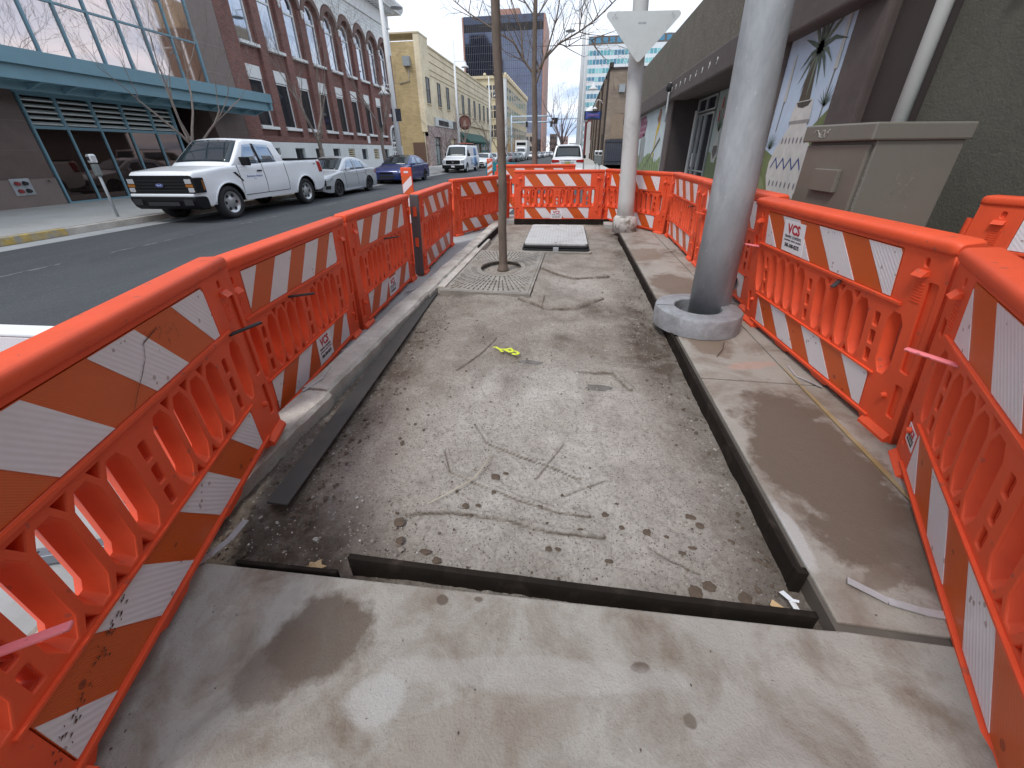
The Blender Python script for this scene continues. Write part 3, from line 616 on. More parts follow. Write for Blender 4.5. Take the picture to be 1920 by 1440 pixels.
def rtri(w, ht, r):
    P = [(-w / 2, ht / 2), (w / 2, ht / 2), (0, -ht / 2)]; o = []
    for i in range(3):
        a, b, c = Vector(P[i - 1]), Vector(P[i]), Vector(P[(i + 1) % 3]); d1 = (a - b).normalized(); d2 = (c - b).normalized(); ang = d1.angle(d2); k = r / math.tan(ang / 2)
        p1 = b + d1 * k; p2 = b + d2 * k; cc = b + (d1 + d2).normalized() * (r / math.sin(ang / 2))
        for t in range(7): q = p1.lerp(p2, t / 6); q = cc + (q - cc).normalized() * r; o.append((q.x, q.y))
    return o
me = curve_plate(rtri(1.25, .68, .045), [], .004, 0); me.transform(XZ); me.materials.append(m_sign); o = link('sign_plate', me, None, ys_); o.rotation_euler = (R(-4), R(1.2), 0); o.location = (0, -.16, 0)
for (a, b) in ((-.46, .27), (-.43, .30), (-.40, .27), (.44, .29), (.47, .27), (0, -.12), (.01, -.2)):
    MB().tube([(a, -.166 - .0, b), (a, -.158, b)], .008, 8).build('rivet', m_galv, ys_)
box('bracket', m_galv, ys_, -.06, .06, -.15, .02, -.18, -.12); box('bracket', m_galv, ys_, -.06, .06, -.15, .02, .14, .2)
box('label_patch', M('faded_label', (.3, .29, .27), .7, var=.3, vs=30), ys_, -.04, .035, -.1665, -.162, -.28, -.2)

# ================================================================== TREES
def grow(mbs, p, d, L, r, depth, rnd, spread=.55, up=.25, seg=4, nch=(2, 3)):
    lvl = min(len(mbs) - 1, rnd.maxd - depth); pts = [p]; rad = [r]; dd = d.copy()
    for i in range(seg):
        dd = (dd + Vector((rnd.gauss(0, .09), rnd.gauss(0, .09), rnd.gauss(0, .05) + up * .08))).normalized(); p = p + dd * (L / seg); pts.append(p); rad.append(r * (1 - .5 * (i + 1) / seg))
    mbs[lvl].tube(pts, rad, 8 if r > .03 else (5 if r > .008 else 3), cap=False)
    if depth <= 0: return
    for k in range(rnd.randint(*nch)):
        t = rnd.uniform(.35, 1.0) if k else 1.0; i = min(seg, max(1, int(round(t * seg)))); q = pts[i]
        az = rnd.uniform(0, 2 * PI); s = spread * rnd.uniform(.6, 1.3); e1 = dd.orthogonal().normalized(); e2 = dd.cross(e1)
        nd = (dd + (e1 * math.cos(az) + e2 * math.sin(az)) * s + Vector((0, 0, up * rnd.uniform(.2, 1)))).normalized()
        grow(mbs, q, nd, L * rnd.uniform(.58, .82), max(.0035, rad[i] * rnd.uniform(.55, .85)), depth - 1, rnd, spread, up, seg, nch)
def tree(x, y, z, h, r, label, seed, fork=.4, lean=(0, 0), limbs=4, depth=4, spread=.5, mat=None, up=.3, group='bare street trees', Lf=.30, paths=None):
    rnd = random.Random(seed); rnd.maxd = depth; mat = mat or m_bark2
    t = empty('bare_tree', (x, y, z), 0, label, 'tree', group)
    tr = MB(); fz = h * fork; n = 7; pts = [(lean[0] * i / n + rnd.gauss(0, .012) * h / 5, lean[1] * i / n + rnd.gauss(0, .012) * h / 5, fz * i / n) for i in range(n + 1)]
    tr.tube(pts, [r * (1.25 if i == 0 else 1 - .35 * i / n) for i in range(n + 1)], 14)
    tr.build('trunk', mat, t)
    mbs = [MB() for _ in range(3)]; top = Vector(pts[-1])
    for k in range(limbs):
        az = 2 * PI * k / limbs + rnd.uniform(-.4, .4); s = spread * rnd.uniform(.5, 1.3)
        d = Vector((math.cos(az) * s, math.sin(az) * s, 1)).normalized(); i = n - rnd.randint(0, 2)
        grow(mbs, Vector(pts[i]), d, h * Lf * rnd.uniform(.8, 1.15), r * .46, depth, rnd, spread, up)
    for nm, m_ in zip(('limbs', 'branches', 'twigs'), mbs):
        if m_.v:
            o_ = m_.build(nm, mat, t, fix=False)
            if nm != 'limbs': o_['kind'] = 'stuff'
    return t
# near tree in the grate: single stem leaving the frame
t = empty('street_tree', (-.925, 5.36, -.09), 0, 'slim bare tree trunk rising from the iron grate in the pit', 'tree', 'bare street trees')
tp = [(0, 0, 0), (.005, 0, .15), (.0, -.01, .6), (.02, -.02, 1.1), (.01, -.03, 1.7), (.0, -.03, 2.2), (-.02, -.03, 2.7), (-.03, -.02, 3.2), (-.02, 0, 3.9), (0, 0, 4.6)]
trm = MB(); P_ = []; R_ = []
for i in range(len(tp) - 1):
    for k in range(6):
        q = Vector(tp[i]).lerp(Vector(tp[i + 1]), k / 6); P_.append(q + Vector((noise.noise(q * 3) * .006, noise.noise(q * 3 + Vector((5, 5, 5))) * .006, 0))); R_.append((.059 - .003 * q.z) * (1 + .07 * noise.noise(q * 9)) + (.03 * max(0, 1 - q.z / .1)))
trm.tube(P_, R_, 18); trm.build('trunk', m_bark, t)
rnd = random.Random(11); rnd.maxd = 4; mbs = [MB(), MB(), MB()]
for k in range(5): grow(mbs, Vector((0, 0, 4.0 + .12 * k)), Vector((math.cos(k * 1.3) * .6, math.sin(k * 1.3) * .6, 1)).normalized(), 1.3, .03, 4, rnd, .5, .3)
for nm, m_ in zip(('limbs', 'branches', 'twigs'), mbs): tag(m_.build(nm, m_bark, t, fix=False), kind='stuff' if nm != 'limbs' else None)
for (a, b, zc) in ((.06, .0, 1.5), (-.065, -.02, 2.35), (-.05, -.04, 1.15)):
    MB().lathe([(0, .014), (.018, .010), (.024, 0)], 10, (a, b, zc), 'x').build('branch_knot', m_bark, t)
# second tree, forking above the far barrier: main limbs follow the photograph
t = empty('street_tree', (-1.0, 10.8, -.1), 0, 'forking bare tree behind the far barrier, long limbs spread across the tower', 'tree', 'bare street trees')
MB().tube([(0, 0, 0), (.01, 0, 1.2), (0, 0, 2.2), (-.04, 0, 3.2), (-.03, 0, 4.6), (.02, 0, 6.4)], [.085, .075, .068, .06, .045, .02], 14).build('trunk', m_bark, t)
rnd = random.Random(5); mbs = [MB(), MB(), MB()]
mains = [([(-.04, 0, 3.15), (-.3, -.05, 3.45), (-.5, -.1, 3.75), (-.95, -.1, 4.0), (-1.5, -.15, 4.3), (-1.85, -.1, 4.55)], .036),
         ([(-.05, 0, 3.1), (.18, .1, 3.45), (.5, .2, 3.75), (.95, .2, 3.95), (1.3, .2, 4.15), (1.8, .2, 4.55), (2.1, .2, 4.9)], .038),
         ([(.0, 0, 2.95), (.25, -.1, 3.55), (.45, -.2, 4.1), (.55, -.2, 4.7), (.8, -.2, 5.3)], .03), ([(-.3, -.05, 3.45), (-.35, 0, 4.0), (-.6, .1, 4.6), (-.7, .1, 5.3)], .026),
         ([(.5, .2, 3.75), (.7, .25, 3.70), (1.0, .3, 3.85), (1.35, .3, 3.8)], .018), ([(.95, .2, 3.95), (1.0, .2, 4.4), (1.3, .2, 4.9)], .018), ([(-.04, 0, 4.2), (-.5, .2, 4.8), (-1.1, .3, 5.4)], .022), ([(0, 0, 4.2), (.5, .2, 4.9), (1.0, .3, 5.5)], .022)]
for pth, r0 in mains:
    k = len(pth); mbs[0].tube(pth, [.78 * r0 * (1 - .7 * i / (k - 1)) for i in range(k)], 8, cap=False)
    rnd.maxd = 3
    for i in range(1, k):
        for q in range(3):
            t0 = rnd.random(); p = Vector(pth[i - 1]).lerp(Vector(pth[i]), t0); d = (Vector(pth[i]) - Vector(pth[i - 1])).normalized()
            nd = (d * .6 + Vector((rnd.uniform(-1, 1), rnd.uniform(-.8, .8), rnd.uniform(-.5, 1.1)))).normalized()
            grow(mbs, p, nd, rnd.uniform(.35, .8), .0105, 3, rnd, .6, .2, 3, (1, 3))
for nm, m_ in zip(('limbs', 'branches', 'twigs'), mbs): tag(m_.build(nm, m_bark, t, fix=False), kind='stuff' if nm != 'limbs' else None)
LT = [(-12.1, 12.1, 5.6, .085, 'bare multi-stem tree behind the white pickup in front of the blue canopy', 3, .35, 5), (-12.1, 19.3, 6.6, .12, 'bare tree in front of the brick wall behind the pickup bed', 8, .33, 4),
      (-12.1, 26.0, 7.2, .13, 'thin bare tree near the arched door end of the brick building', 12, .36, 4), (-12.2, 40.5, 7, .09, 'bare tree at the cream building near corner', 17, .3, 5), (-12.2, 47, 6.5, .10, 'bare tree behind the white van', 19, .35, 5),
      (-12.2, 60, 7.5, .11, 'bare tree by the round shop sign', 23, .3, 5), (-12.2, 68, 7, .11, 'bare tree just beyond the green awning', 29, .3, 5), (-12.2, 77, 7.5, .11, 'bare tree at the far end of the low cream building', 31, .3, 5), (-12.2, 88, 8, .12, 'bare tree in front of the tall cream building', 37, .3, 5)]
for (x, y, h, r, lab, sd_, fk, lb) in LT: tree(x, y, 0, h, r, lab, sd_, fk, (random.uniform(-.1, .1), random.uniform(-.1, .1)), lb, 5 if y < 30 else (4 if y < 50 else 3), .6, Lf=.33)
tree(-2.3, 78, ROADZ, 14, .28, 'large bare tree standing beyond the white SUV at the end of the street', 41, .22, (0, 0), 7, 5, .55, M('far_bark', (.2, .15, .15), .9))
for k, (x, y, h) in enumerate(((-10.5, 150, 9), (-9.5, 175, 10), (-4, 190, 9), (-11.5, 125, 8))): tree(x, y, 0, h, .2, ['distant bare tree beside the black tower base', 'farthest bare tree left of the street end', 'distant bare tree in mid view down the street', 'distant bare tree near the box truck'][k], 50 + k, .25, (0, 0), 6, 3, .6, M('far_bark', (.2, .15, .15), .9))

# ================================================================== GRATE, VAULT, PIT THINGS
def build_grate():
    g = empty('tree_grate', (-.94, 5.24, -.035), R(-1.0), 'square dusty iron tree grate with radiating slots around the slim trunk', 'tree grate')
    hw, hl = .515, 1.02; cx, cy = 0.0, .05
    for side in (0, 1):
        y0, y1 = ((-hl, cy - .003) if side == 0 else (cy + .003, hl)); a0 = 0.30; b0 = .40
        arc = [(a0 * math.cos(a), cy + b0 * math.sin(a)) for a in ([PI + PI * i / 20 for i in range(21)] if side == 0 else [PI * i / 20 for i in range(21)])]
        arc[0] = (arc[0][0], y1 if side == 0 else y0); arc[-1] = (arc[-1][0], y1 if side == 0 else y0)
        outer = ([(-hw, y1)] + [(-hw, y0), (hw, y0), (hw, y1)] + list(reversed(arc))) if side == 0 else ([(hw, y0), (hw, y1), (-hw, y1), (-hw, y0)] + list(reversed(arc)))
        holes = []
        for k in range(104):
            th = 2 * PI * (k + .5) / 104
            dx_, dy_ = math.cos(th), math.sin(th) * 1.0
            rmax = min((hw - .035) / max(abs(dx_), 1e-6), (((hl - cy) if dy_ > 0 else (hl + cy)) - .04) / max(abs(dy_), 1e-6))
            r = 1 / math.hypot(dx_ / (a0 + .04), dy_ / (b0 + .04)) + (.0 if k % 2 == 0 else .20); i = 0
            while r + .05 < rmax:
                Ls = .085 if (k % 2 == 0 or r > .55) else .07
                if True:
                    e = min(r + Ls, rmax); w = .0085
                    p0 = (dx_ * r, cy + dy_ * r); p1 = (dx_ * e, cy + dy_ * e); nx_, ny_ = -dy_ * w, dx_ * w
                    q = [(p0[0] + nx_, p0[1] + ny_), (p1[0] + nx_, p1[1] + ny_), (p1[0] - nx_, p1[1] - ny_), (p0[0] - nx_, p0[1] - ny_)]
                    if all((y0 + .02 < b < y1 - .012) for _, b in q): holes.append(q)
                r += Ls + .022
        me = curve_plate(outer, holes, .03); me.materials.append(m_iron); link('grate_half', me, None, g)
    rim = MB().lathe([(.285, .0), (.285, .022), (.30, .022), (.30, 0)], 40)
    rim.v = [(x, y * 1.33 + cy, z) for x, y, z in rim.v]; rim.build('inner_rim', m_iron, g)
    fr = MB(); fr.box(-hw - .03, hw + .03, -hl - .03, -hl - .005, -.09, .012); fr.box(-hw - .03, -hw - .004, -hl, hl, -.09, .012); fr.box(hw + .004, hw + .03, -hl, hl, -.09, .012); fr.box(-hw - .03, hw + .03, hl + .005, hl + .03, -.09, .012); fr.build('frame', m_iron, g)
    box('soil_below', M('shaded_soil', (.02, .016, .013), .95), g, -hw, hw, -hl, hl, -.12, -.075)  # soil colour blackened so the grate slots look shaded
build_grate()
v = empty('utility_vault', (-.235, 7.42, -.07), R(1), 'rectangular pale vault lid on a black collar in front of the far barrier', 'vault lid')
MB().prism(rrect(-.60, .60, -1.05, 1.03, .07), 'z', 0, .03).build('concrete_surround', m_iron, v, .005)
MB().prism(rrect(-.565, .565, -1.0, .98, .08), 'z', .03, .06).build('collar', m_black, v, .005)
MB().prism(rrect(-.55, .55, -.97, .96, .08), 'z', .075, .105).build('collar_rim', m_black, v, .004)
MB().prism(rrect(-.53, .53, -.93, .93, .08), 'z', .105, .142).build('lid', m_lid, v, .008)
st_ = MB()
for i in range(20):
    for j in range(34): st_.box(-.49 + i * .05, -.465 + i * .05, -.88 + j * .052, -.872 + j * .052, .142, .1445)
o = st_.build('lid_tread', m_lid, v, fix=False); o['kind'] = 'stuff'
for yy in (-.88, .88): MB().lathe([(0, .147), (.014, .147), (.016, .142)], 10, (0, yy, 0)).build('bolt', m_black, v)
box('latch_plate', m_galv, v, -.04, .05, -1.03, -.96, .02, .09, .003)
# form boards
def board(name, a, b, th, z0, z1, mat, label, bow=.0):
    A, B = Vector(a + (0,)), Vector(b + (0,)); L = (B - A).length; r = math.atan2(B.y - A.y, B.x - A.x); n = 24; mb = MB(); vs = []
    for i in range(n + 1):
        t_ = i / n; oy = bow * math.sin(PI * t_) + .0015 * noise.noise(Vector((t_ * 9, z1, 2))); x = L * t_
        vs += [(x, oy - th / 2, z0), (x, oy - th / 2, z1), (x, oy + th / 2, z1), (x, oy + th / 2, z0)]
    fs = [(i * 4 + j, i * 4 + (j + 1) % 4, (i + 1) * 4 + (j + 1) % 4, (i + 1) * 4 + j) for i in range(n) for j in range(4)] + [(0, 1, 2, 3), tuple(n * 4 + k for k in range(4))]
    mb.add(vs, fs); o = mb.build(name, mat, None, .002, 1); o.location = A; o.rotation_euler = (0, 0, r); tag(o, label, 'form board', 'dark form boards edging the pit'); return o
board('form_board', (.94, 1.065), (.955, 4.15), .022, -.12, .012, m_form, 'long dark form board standing along the near half of the right sidewalk edge', .01)
board('form_board', (.955, 4.16), (.94, 7.75), .022, -.12, .010, m_form, 'dark form board along the right edge beside the white pole')
board('form_board', (-.80, .872), (.925, .895), .022, -.10, .016, m_form, 'long dark form board standing just behind the front slab', -.004)
board('form_board', (-1.24, .795), (-.815, .812), .014, -.10, .006, m_form, 'short dark form strip at the front left corner by the dry leaf')
board('form_board', (-1.30, 9.18), (.92, 9.32), .025, -.1, .05, m_form, 'dark form board along the foot of the far closing barrier')
board('form_board', (-1.52, 6.35), (-1.50, 8.5), .02, -.1, .035, m_form, 'dark form board on the ledge behind the tree grate')
fb = MB().box(-.052, .052, 0, 3.12, 0, .016).build('form_board', m_form2, None, .003); fb.location = (-1.33, 1.12, -.075); fb.rotation_euler = (0, R(8), R(4.9)); tag(fb, 'flat dusty grey form board lying loose in the dirt along the left ledge', 'form board', 'dark form boards edging the pit')
sk = box('stake', m_form, None, .925, .965, 1.035, 1.062, -.1, .03, .004); tag(sk, 'small dark wooden stake at the near end of the right form board', 'stake')

# small things in the pit and on the slabs
rb = MB(); rbp = []
def ribbon(mb, pts, w):
    for (p, q) in zip(pts[:-1], pts[1:]):
        p, q = Vector(p), Vector(q); d = (q - p).normalized(); s_ = d.cross(Vector((0, 0, 1)))
        s_ = s_.normalized() * w / 2 if s_.length > .01 else Vector((w / 2, 0, 0)); mb.quad(p - s_, p + s_, q + s_ + Vector((0, 0, .002)), q - s_)
pts = [(-.10, .05, .01), (-.075, .035, .02), (-.05, .02, .012), (-.02, .01, .02), (.0, .0, .025), (.03, .01, .03), (.05, -.01, .02), (.03, -.03, .022), (.0, -.02, .03), (-.01, .0, .02), (.03, .015, .012), (.07, .0, .012), (.09, -.02, .01), (.07, -.04, .012), (.045, -.03, .012)]
ribbon(rb, pts, .016); ribbon(rb, [(-.05, .02, .015), (-.035, .0, .012), (-.02, -.012, .01)], .016)
o = rb.build('ribbon', m_tape, None, fix=False); o.location = (-.47, 2.80, -.06); o.scale = (1.25, 1.25, 1.25); sm = o.modifiers.new('s', 'SOLIDIFY'); sm.thickness = .0025; tag(o, 'crumpled bright yellow ribbon lying in the middle of the pit', 'ribbon')
lf = MB(); c = [(0, 0), (.03, .012), (.045, .03), (.06, .028), (.062, .045), (.085, .052), (.075, .062), (.10, .09), (.07, .085), (.055, .098), (.045, .075), (.02, .07), (.03, .055), (.005, .04), (.01, .025)]
lf.add([(x - .05, y - .045, .006 + .02 * math.sin(x * 40) ** 2 * .6 + .012 * (y / .09)) for x, y in c], [tuple(range(len(c)))]); o = lf.build('dry_leaf', m_leaf, None, fix=False); o.location = (-.975, .845, -.095); o.rotation_euler = (0, 0, R(-20)); o.modifiers.new('s', 'SOLIDIFY').thickness = .002; tag(o, 'dry tan leaf on the mud at the front left corner of the pit', 'leaf')
def pebs(name, n, mat, rng, area, label, cat, seed, zf, kind='stuff'):
    rnd = random.Random(seed); mb = MB()
    for i in range(n):
        x = rnd.uniform(area[0], area[1]); y = area[2] + (area[3] - area[2]) * rnd.random() ** 1.7; s_ = rnd.uniform(*rng) * (rnd.random() ** 2 + .35); z = zf(x, y)
        vs = []
        for (a, b, c_) in ((1, 0, 0), (-1, 0, 0), (0, 1, 0), (0, -1, 0), (0, 0, .7), (.6, .6, .45), (-.6, .6, .4), (-.6, -.6, .45), (.6, -.6, .4)):
            k = rnd.uniform(.75, 1.2) * s_; vs.append((x + a * k, y + b * k, z + c_ * k * .8))
        mb.add(vs, [(0, 2, 5), (2, 1, 6), (1, 3, 7), (3, 0, 8), (4, 5, 2), (4, 2, 6), (4, 6, 1), (4, 1, 7), (4, 7, 3), (4, 3, 8), (4, 8, 0), (4, 0, 5)])
    o = mb.build(name, mat, None, fix=True); tag(o, label, cat, kind=kind); return o
def zpit(x, y):
    e_ = max(0, min(1, (-1.05 - x) / .25)) * max(0, min(1, (5 - y) / 2)); return -.077 - .03 * e_
pebs('gravel', 520, m_peb, (.003, .007), (-1.45, .9, .9, 8.5), 'pale grit scattered over the dirt of the pit', 'gravel', 3, zpit)
pebs('soil_crumbs', 1500, m_clod, (.003, .010), (-1.45, .92, .88, 8.6), 'dark crumbs of soil scattered over the pit', 'soil', 4, zpit)
pebs('soil_crumbs', 900, m_clodl, (.004, .011), (-1.50, .92, .88, 8.6), 'grey crumbs of soil and mortar scattered over the pit', 'soil', 14, zpit)
pebs('edge_crumbs', 700, m_clod, (.004, .014), (-1.5, -1.1, .85, 4.2), 'loose dark soil lumps along the left ledge trench', 'soil', 5, zpit)
pebs('edge_crumbs', 500, m_clod, (.004, .013), (.62, .92, 1.0, 6.5), 'loose dark soil lumps along the right form board', 'soil', 6, zpit)
def lump(x, y, z, s_, mat, name, lab, cat, group=None, flat=.35, seed=0):
    bm = bmesh.new(); bmesh.ops.create_icosphere(bm, subdivisions=3, radius=1)
    for v_ in bm.verts:
        n_ = noise.noise(v_.co * 1.7 + Vector((seed * 7.1, 0, 0))) * .45 + noise.noise(v_.co * 5 + Vector((seed, 3, 1))) * .22; v_.co *= (1 + n_); v_.co.x *= s_; v_.co.y *= s_ * (.75 + .3 * math.sin(seed)); v_.co.z *= s_ * flat
    me = bpy.data.meshes.new(name); bm.to_mesh(me); bm.free(); o = link(name, me, mat); o.location = (x, y, z); tag(o, lab, cat, group); return o
clods = [(-.70, 1.11, .028), (-.66, 1.02, .022), (-.31, 1.44, .03), (-.26, 1.47, .018), (-.06, 1.29, .022), (-.36, 1.25, .016), (-.42, 1.24, .02), (-.30, 1.34, .013), (-.01, 1.07, .017), (.03, 1.075, .016), (.24, 1.05, .022), (.63, 1.32, .03), (.66, 1.28, .022), (.31, 1.22, .014),
         (.42, 1.21, .022), (.50, 1.20, .014), (.60, 1.16, .022), (.55, 1.13, .02), (.62, 1.0, .03), (.56, .97, .03), (.74, .97, .028), (.78, .95, .02), (.3, 1.35, .012), (-.53, .985, .03), (-.47, .955, .024), (.12, 1.18, .012), (-.9, 1.62, .015), (.24, 1.28, .02)]
def clod_label(x, y, s_, i):
    near = [((-.60, 1.22), 'the near end of the straw twig'), ((-.36, 1.55), 'the far end of the straw twig'), ((-.80, .87), 'the front form board left end'), ((.0, .88), 'the front form board middle'), ((.6, .89), 'the front form board right half'), ((.9, .97), 'the white feather scrap'), ((.95, 1.4), 'the right form board'), ((-1.2, 1.6), 'the flat loose board'), ((.05, 1.35), 'the curved trowel ridge')]
    size = 'large' if s_ >= .028 else ('medium' if s_ >= .019 else 'small')
    k = sorted(clods, key=lambda c: c[1]).index(clods[i]) + 1
    nm = min(near, key=lambda n_: math.hypot(n_[0][0] - x, n_[0][1] - y))[1]
    same = sorted([c for c in clods if ('large' if c[2] >= .028 else ('medium' if c[2] >= .019 else 'small')) == size and min(near, key=lambda n_: math.hypot(n_[0][0] - c[0], n_[0][1] - c[1]))[1] == nm])
    pos = ['leftmost', 'second from left', 'third from left', 'fourth from left', 'fifth from left', 'sixth from left', 'seventh from left'][same.index(clods[i])] if len(same) > 1 else 'only'
    return '%s mud clod by %s, %s' % (size, nm, pos)
for i, (x, y, s_) in enumerate(clods):
    lump(x, y, -.068, s_ * .8, m_clod, 'mud_clod', clod_label(x, y, s_, i), 'mud clod', 'mud clods on the screeded dirt', .16, i + 1)
for i, (x, y, s_) in enumerate(((-1.26, 1.03, .009), (-1.03, .975, .013), (-.36, 1.02, .006), (-.93, 1.2, .005), (-.11, 3.45, .012), (.12, 2.55, .011))):
    lump(x, y, -.072, s_, m_peb, 'pebble', ['pale pebble nearest the left front steel strap', 'largest round pale pebble, in the dark mud left of the leaf', 'tiny pale pebble just behind the front form board', 'tiny pale pebble beside the flat loose board', 'pale pebble beyond the yellow ribbon', 'pale pebble between the ribbon and the right puddle'][i], 'pebble', 'pale pebbles in the pit', .85, i + 30)
def puddle(x, y, rx, ry, z, lab, seed):
    P = [(x + rx * math.cos(a) * (1 + .25 * noise.noise(Vector((math.cos(a) * 1.5, math.sin(a) * 1.5, seed)))), y + ry * math.sin(a) * (1 + .25 * noise.noise(Vector((math.cos(a), math.sin(a), seed + 4))))) for a in [2 * PI * i / 40 for i in range(40)]]
    o = MB().prism(P, 'z', z - .004, z).build('puddle', m_water); tag(o, kind='structure'); return o
puddle(.27, 2.42, .12, .04, -.101, '', 1); puddle(-.26, 2.72, .10, .028, -.092, '', 2); puddle(-.86, .92, .07, .03, -.114, '', 3)
tw = MB(); tw.tube([(-.60, 1.22, -.06), (-.5, 1.31, -.055), (-.41, 1.40, -.05), (-.375, 1.5, -.045), (-.36, 1.62, -.05)], [.002, .003, .003, .003, .0015], 6); tag(tw.build('straw_twig', M('straw', (.5, .45, .35), .7)), 'thin pale curved twig lying on the dirt left of centre', 'twig')
tw = MB(); tw.tube([(1.34, 3.1, .004), (1.28, 2.95, .012), (1.20, 2.83, .004)], .0035, 6); tag(tw.build('dark_twig', m_clod), 'short dark twig on the sidewalk in front of the ring cover', 'twig')
tw = MB(); ribbon(tw, [(.87, 1.0, -.04), (.885, .965, -.03), (.90, .93, -.045)], .022); ribbon(tw, [(.885, .965, -.03), (.905, .955, -.02)], .012); o = tw.build('feather', M('white_feather', (.75, .78, .8), .7), None, fix=False); tag(o, 'small white feather scrap at the front right corner of the pit', 'feather')
o = MB().box(-.025, .025, -.012, .012, 0, .004).build('wood_chip', m_leaf); o.location = (.84, .945, -.055); o.rotation_euler = (.2, .1, R(-35)); tag(o, 'small tan wood chip beside the white feather scrap', 'wood chip')
# bent steel straps under the barriers
def strap(pts, w, lab):
    mb = MB(); ribbon(mb, pts, w); o = mb.build('steel_strap', m_strip, None, fix=False); o.modifiers.new('s', 'SOLIDIFY').thickness = .004; tag(o, lab, 'steel strap', 'bent steel straps at the barrier feet')
strap([(-1.40, .74, .004), (-1.36, .80, .012), (-1.335, .87, .012), (-1.33, .96, .022)], .03, 'bent steel strap at the foot of the near left barrier by the front slab corner')
strap([(1.10, 1.04, .018), (1.2, .985, .010), (1.30, .965, .006), (1.38, .96, .005)], .028, 'long bent steel strap on the right slab under the near right barrier')
strap([(-1.92, 2.72, -.10), (-1.78, 2.96, -.10), (-1.70, 3.2, -.09)], .03, 'steel strap at the foot between the second and third left barriers')
strap([(-2.0, 4.35, -.10), (-1.84, 4.5, -.09), (-1.78, 4.85, -.09)], .03, 'steel strap on the ground below the delineator post')
strap([(-1.74, 1.95, .006), (-1.70, 2.1, .012), (-1.74, 2.28, .006)], .02, 'steel strap on the kerb ledge by the second left barrier')
strap([(1.46, 6.35, .004), (1.6, 6.4, .02), (1.72, 6.5, .01)], .02, 'thin steel strap on the sidewalk under the far right barrier')
strap([(1.68, 2.75, .004), (1.66, 2.6, .006), (1.75, 2.45, .015)], .016, 'thin bent steel strap on the joint under the cabinet side barrier')
deb = MB(); rnd = random.Random(9)
for i in range(150):
    x = rnd.uniform(-1.2, .9); y = rnd.uniform(-.1, .74); 
    if rnd.random() < .35: x = rnd.uniform(1.0, 1.6); y = rnd.uniform(.3, 6)
    a = rnd.uniform(0, PI); L = rnd.uniform(.001, .0055); w = L * rnd.uniform(.2, .7); c_, s_ = math.cos(a), math.sin(a)
    deb.add([(x + c_ * L, y + s_ * L, .002), (x - s_ * w, y + c_ * w, .003), (x - c_ * L, y - s_ * L, .002), (x + s_ * w, y - c_ * w, .003), (x, y, .005)], [(0, 1, 4), (1, 2, 4), (2, 3, 4), (3, 0, 4)])
o = deb.build('slab_debris', m_clod); tag(o, 'tiny dark bits of debris scattered on the slabs', 'debris', kind='stuff')
# ================================================================== BUILDINGS
FX = -15.6
m_granite = M('brown_granite', (.115, .078, .068), .45, var=.12, vs=3, spec=.5, speck=(140, .25, (.22, .17, .15), .5), dirt=(.2, .155, .14), ds=.7, damt=.5)
m_granite2 = M('pale_brown_granite', (.19, .145, .128), .5, var=.1, vs=2, speck=(140, .25, (.3, .25, .22), .5), dirt=(.17, .13, .12), ds=1, damt=.5)
m_teal = M('teal_painted_metal', (.155, .285, .345), .5, var=.06, vs=2, dirt=(.12, .23, .28), ds=2, damt=.4)
m_mir = M('mirror_glass', (.62, .54, .53), .03, metal=1., var=.02, spec=.8, bump=.02, bs=.8)
m_mir2 = M('bronze_glass', (.11, .08, .072), .03, metal=.9, var=.04, spec=.8, bump=.012, bs=.9)
m_win = M('window_glass', (.055, .062, .075), .03, metal=.55, var=.1, spec=.9, bump=.01, bs=.7)
m_win2 = M('sky_reflecting_glass', (.42, .47, .55), .03, metal=.95, var=.08, spec=.9, bump=.03, bs=.6)
m_white = M('white_trim', (.74, .75, .74), .6, var=.05, vs=2)
m_whitew = M('white_plaster', (.66, .68, .67), .8, var=.06, vs=1, bump=.2, bs=20, dirt=(.5, .5, .48), ds=.8, damt=.5)
m_dark = M('dark_interior', (.012, .012, .013), .7, var=.05)
